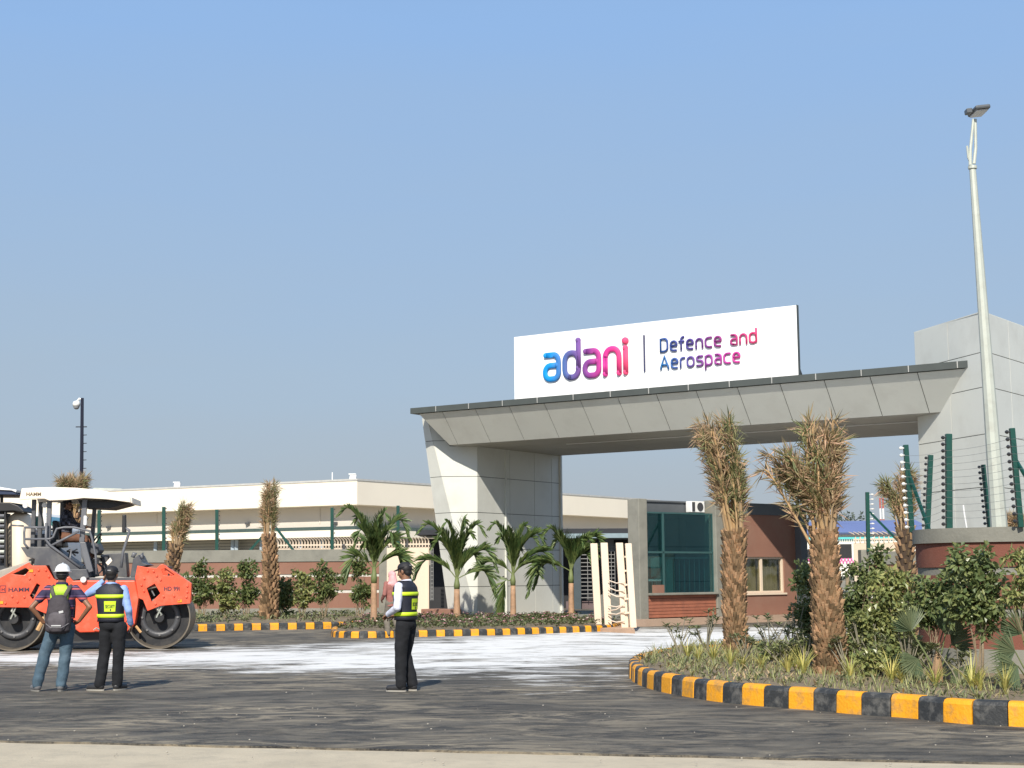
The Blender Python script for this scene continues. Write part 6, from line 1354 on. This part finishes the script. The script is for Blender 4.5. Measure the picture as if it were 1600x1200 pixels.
        c = MB(); n = 16; ring = [Vector((a_.x, a_.y, h0)) + f_z * (.07 + .148 * math.cos(2 * PI * k / n)) + sd * (.050 * math.sin(2 * PI * k / n)) for k in range(n)]; c.slab(ring[::1], ZZ * .020); c.build('sole', sole or M_sole, so_)
    if vest:
        c = MB(); zs_ = [.95, .99, 1.03, 1.10, 1.18, 1.26, 1.33, 1.38, 1.41, 1.44, 1.463, 1.478]; rg = []
        for z in zs_:
            row = []
            for k in range(40):
                a = 2 * PI * k / 40; p = tpt(z, a, .020); p += Vector((p.x, p.y, 0)).normalized() * .005 * noise.noise(p * 9)
                if z > 1.37: p.x *= 1.0 + min(.20, (z - 1.37) * 4) * (1 if z < 1.45 else .3); p.z -= max(0, abs(p.x) - .09) * .25 * (1 if z > 1.40 else 0)
                row.append(wp(p))
            rg.append(row)
        c.loft(rg, cap=False); vo = c.build('vest', M_vest, T, smooth=True); sd_ = vo.modifiers.new('thick', 'SOLIDIFY'); sd_.thickness = .006
        for z0, z1 in ((1.005, 1.055), (1.275, 1.325)):
            c = MB(); c.loft([[wp(tpt(z, 2 * PI * k / 40, .030)) for k in range(40)] for z in (z0, (z0 + z1) / 2, z1)], cap=False); o = c.build('reflective_band', M_lime, vo, smooth=True); sd_ = o.modifiers.new('thick', 'SOLIDIFY'); sd_.thickness = .003
        if patch:
            a0, a1, z0, z1 = math.radians(patch[0]), math.radians(patch[1]), 1.09, 1.235; c = MB(); n = 8; vs_ = []
            for jz in range(3):
                for k in range(n + 1): vs_.append(wp(tpt(z0 + (z1 - z0) * jz / 2, a0 + (a1 - a0) * k / n, .031)))
            c.add(vs_, [(jz * (n + 1) + k, jz * (n + 1) + k + 1, (jz + 1) * (n + 1) + k + 1, (jz + 1) * (n + 1) + k) for jz in range(2) for k in range(n)]); po = c.build('security_patch', M_lime, vo, smooth=True)
            for txt, zz0, hh in (('SECURITY', 1.135, .050), ('\u2022', 1.098, .03)):
                me = text_mesh(txt, 1.0, 0.0, .02); xs = [v.co.x for v in me.vertices]; ys_ = [v.co.y for v in me.vertices]; x0, x1 = min(xs), max(xs); y0, y1 = min(ys_), max(ys_); mg_ = .10 if len(txt) > 2 else .44
                for v in me.vertices:
                    u = mg_ + (1 - 2 * mg_) * (v.co.x - x0) / (x1 - x0); z = zz0 + hh * (v.co.y - y0) / (y1 - y0); v.co = wp(tpt(z, a0 + (a1 - a0) * u, .0335))
                me.materials.clear(); me.materials.append(M_vest); o = bpy.data.objects.new('patch_lettering', me); COL.objects.link(o); o.parent = vo
    return T, wp
gp = lambda x, y: G(x, y)
# worker with helmet, backpack and hands on hips
w1 = gp(92, 1080)
P1, wp1 = person('worker in white helmet, striped shirt and jeans standing hands on hips, seen from behind', w1, math.radians(6), dict(hl=(-.09, 0, .90), hr=(.09, 0, .90), kl=(-.21, .0, .49), kr=(.07, .02, .49), al=(-.30, .03, .09), ar=(.03, -.02, .09), fl=(-.5, .9, 0), fr=(.05, -1, 0) if 0 else (.1, 1, 0),
    el=(-.385, -.10, 1.15), er=(.40, -.10, 1.15), wl=(-.235, .0, .94), wr=(.245, .0, .955), dl=(.75, .35, -.4), dr=(-.75, .35, -.4), nl=(0, .5, 1), nr=(0, .5, 1)), M_stripe, M_jean, M_shoeg, sleeve='short', cap='helmet', scale=1.03, head_tilt=-.05, tuck=False)
vm = MB()
for s in (-1, 1):
    pts = []
    for z in (1.02, 1.12, 1.22, 1.32, 1.40, 1.44): pts.append(z)
    a0, a1 = ((math.radians(232), math.radians(262)) if s < 0 else (math.radians(278), math.radians(300)))
    rows_ = [[wp1(tpt(min(z, 1.46), a0 + (a1 - a0) * k / 6, .016)) for k in range(7)] for z in pts]; o_ = len(vm.v)
    vm.add([p for r_ in rows_ for p in r_], [(i * 7 + k, i * 7 + k + 1, (i + 1) * 7 + k + 1, (i + 1) * 7 + k) for i in range(len(rows_) - 1) for k in range(6)])
vm.add([wp1(tpt(z, math.radians(240 + 60 * k / 8), .017)) for z in (1.30, 1.38, 1.43, 1.462) for k in range(9)], [(i * 9 + k, i * 9 + k + 1, (i + 1) * 9 + k + 1, (i + 1) * 9 + k) for i in range(3) for k in range(8)])
vo = vm.build('hi_vis_vest', M_limed, P1, smooth=True); sd_ = vo.modifiers.new('thick', 'SOLIDIFY'); sd_.thickness = .006
BPk = thing('backpack', 'black and grey backpack on the back of the worker in the white helmet', 'backpack', w1, rz=math.radians(6), scale=(1.03,) * 3)
M_bag = mat('bag_charcoal', (.045, .038, .045), .75, .2, 14, .3, 70); M_bag2 = mat('bag_grey', (.085, .075, .085), .7, .2, 14); M_strap = mat('strap_olive', (.09, .085, .07), .8, .1)
c = MB(); c.loft([[Vector((math.cos(a) * rx_ * (1 if abs(math.cos(a)) < .7 else 1), -.20 + math.copysign(abs(math.sin(a)) ** .7, math.sin(a)) * ry_, z)) for a in [2 * PI * k / 24 for k in range(24)]] for z, rx_, ry_ in ((.79, .10, .06), (.83, .165, .10), (.95, .175, .115), (1.08, .165, .105), (1.2, .145, .085), (1.28, .11, .06), (1.32, .05, .03))])
remesh(c, 'main_compartment', M_bag, BPk, .011, 3, .004, 14)
c = MB(); c.loft([[Vector((math.cos(a) * rx_, -.285 + math.copysign(abs(math.sin(a)) ** .7, math.sin(a)) * ry_, z)) for a in [2 * PI * k / 20 for k in range(20)]] for z, rx_, ry_ in ((.82, .07, .03), (.86, .115, .045), (.98, .13, .05), (1.06, .11, .04), (1.09, .06, .02))]); remesh(c, 'front_pocket', M_bag2, BPk, .011, 3, .003, 14)
c = MB(); c.tube([(-.15, -.27, .93), (-.07, -.335, .875), (.07, -.335, .875), (.15, -.27, .93)], .008, 5); c.tube([(-.13, -.26, 1.12), (0, -.30, 1.08), (.13, -.26, 1.12)], .006, 5); c.build('zip_piping', mat('piping_grey', (.16, .15, .16), .6), BPk, kind='stuff')
c = MB(); c.box((0, -.343, .905), (.13, .008, .016)); c.build('reflective_tab', mat('tab_silver', (.55, .55, .55), .3), BPk); c = MB(); c.box((.055, -.31, 1.13 - .04), (.06, .012, .03), Matrix.Rotation(-.2, 3, 'Y')); c.build('logo_tag', mat('tab_silver', (.55, .55, .55), .3), BPk)
for s in (-1, 1):
    c = MB(); c.tube([(s * .06, -.19, 1.27), (s * .105, -.155, 1.37), (s * .125, -.08, 1.43), (s * .13, .02, 1.45), (s * .14, .11, 1.38), (s * .16, .14, 1.2), (s * .17, .05, 1.0)], [(.027, .009)] * 7, 8, up=(0, 1, .3)); c.build('strap', M_strap, BPk, smooth=True)
# guard with hand at his ear
w2 = gp(170, 1079)
P2_, wp2 = person('guard in light blue shirt and black vest with raised left hand, seen from behind', w2, math.radians(-8), dict(hl=(-.05, 0, .90), hr=(.13, 0, .90), kl=(-.09, .03, .49), kr=(.12, .02, .49), al=(-.12, -.04, .09), ar=(.10, .05, .09), fl=(-1, .25, 0), fr=(.25, 1, 0),
    sl=(-.185, 0, 1.40), el=(-.37, .05, 1.33), wl=(-.145, .06, 1.52), dl=(.45, -.1, .85), nl=(.8, 0, -.3), er=(.27, -.03, 1.11), wr=(.255, .10, .90), dr=(-.1, .5, -.8)), M_blue, M_blk, M_shoe, vest=True, cap='cap', scale=1.025, patch=(262, 303), sole=mat('sole_pale', (.34, .32, .28), .7))
# guard standing in the middle, facing left
w3 = gp(634, 1080)
P3, wp3 = person('guard in white shirt and black vest facing left, alone mid road', w3, math.radians(66), dict(kl=(-.09, .03, .49), kr=(.10, .06, .49), al=(-.10, .02, .09), ar=(.10, -.05, .09), fl=(-.1, 1, 0), fr=(.25, 1, 0),
    el=(-.26, -.01, 1.12), wl=(-.13, .21, 1.02), dl=(.5, .6, -.15), nl=(.3, -.2, -1), er=(.25, .0, 1.12), wr=(.10, .20, 1.0), dr=(-.5, .6, -.1), nr=(-.3, -.2, -1)), M_wht, M_blk, M_shoe, vest=True, cap='cap', scale=1.035, lean=.02, head_tilt=-.22, patch=(248, 292), sole=mat('sole_pale', (.34, .32, .28), .7))
c = MB(); c.box((0, 0, 0), (.07, .012, .14)); 
# person walking behind him
w4 = gp(612, 996)
person('passer-by with pink scarf over head and shoulders behind the middle guard', w4, math.radians(40), dict(kl=(-.08, .12, .50), al=(-.10, .02, .10), kr=(.09, .0, .49), ar=(.10, -.22, .12), el=(-.25, -.02, 1.12), wl=(-.20, .16, .98), dl=(.2, .6, -.4)), mat('shirt_rust', (.30, .12, .10), .8, .15, 9), mat('trouser_khaki', (.17, .15, .12), .85, .2, 9), M_shoe, cap='scarf', scale=1.0, tuck=False)
# roller driver, seated
dp = R.matrix_world if False else None
sp_ = rp(84, 850, .9); rot = Matrix.Rotation(math.radians(8), 3, 'Z'); sw = Vector(R.location) + Matrix.Rotation(R.rotation_euler.z, 3, 'Z') @ sp_
person('driver in dark checked shirt sitting on the road roller', Vector((sw.x + .08, sw.y, sw.z - .77)), math.radians(-86) , dict(hl=(-.1, 0, .88), hr=(.1, 0, .88), kl=(-.16, .44, .84), kr=(.16, .44, .84), al=(-.15, .58, .42), ar=(.15, .58, .42), fl=(0, 1, 0), fr=(0, 1, 0),
    el=(-.27, .14, 1.17), wl=(-.14, .42, 1.10), dl=(.2, 1, .1), er=(.27, .14, 1.17), wr=(.14, .42, 1.10), dr=(-.2, 1, .1), nl=(0, 0, -1), nr=(0, 0, -1)), M_plaid, mat('trouser_brown', (.16, .075, .045), .85, .2, 9), M_shoe, cap='cap', scale=1.03)
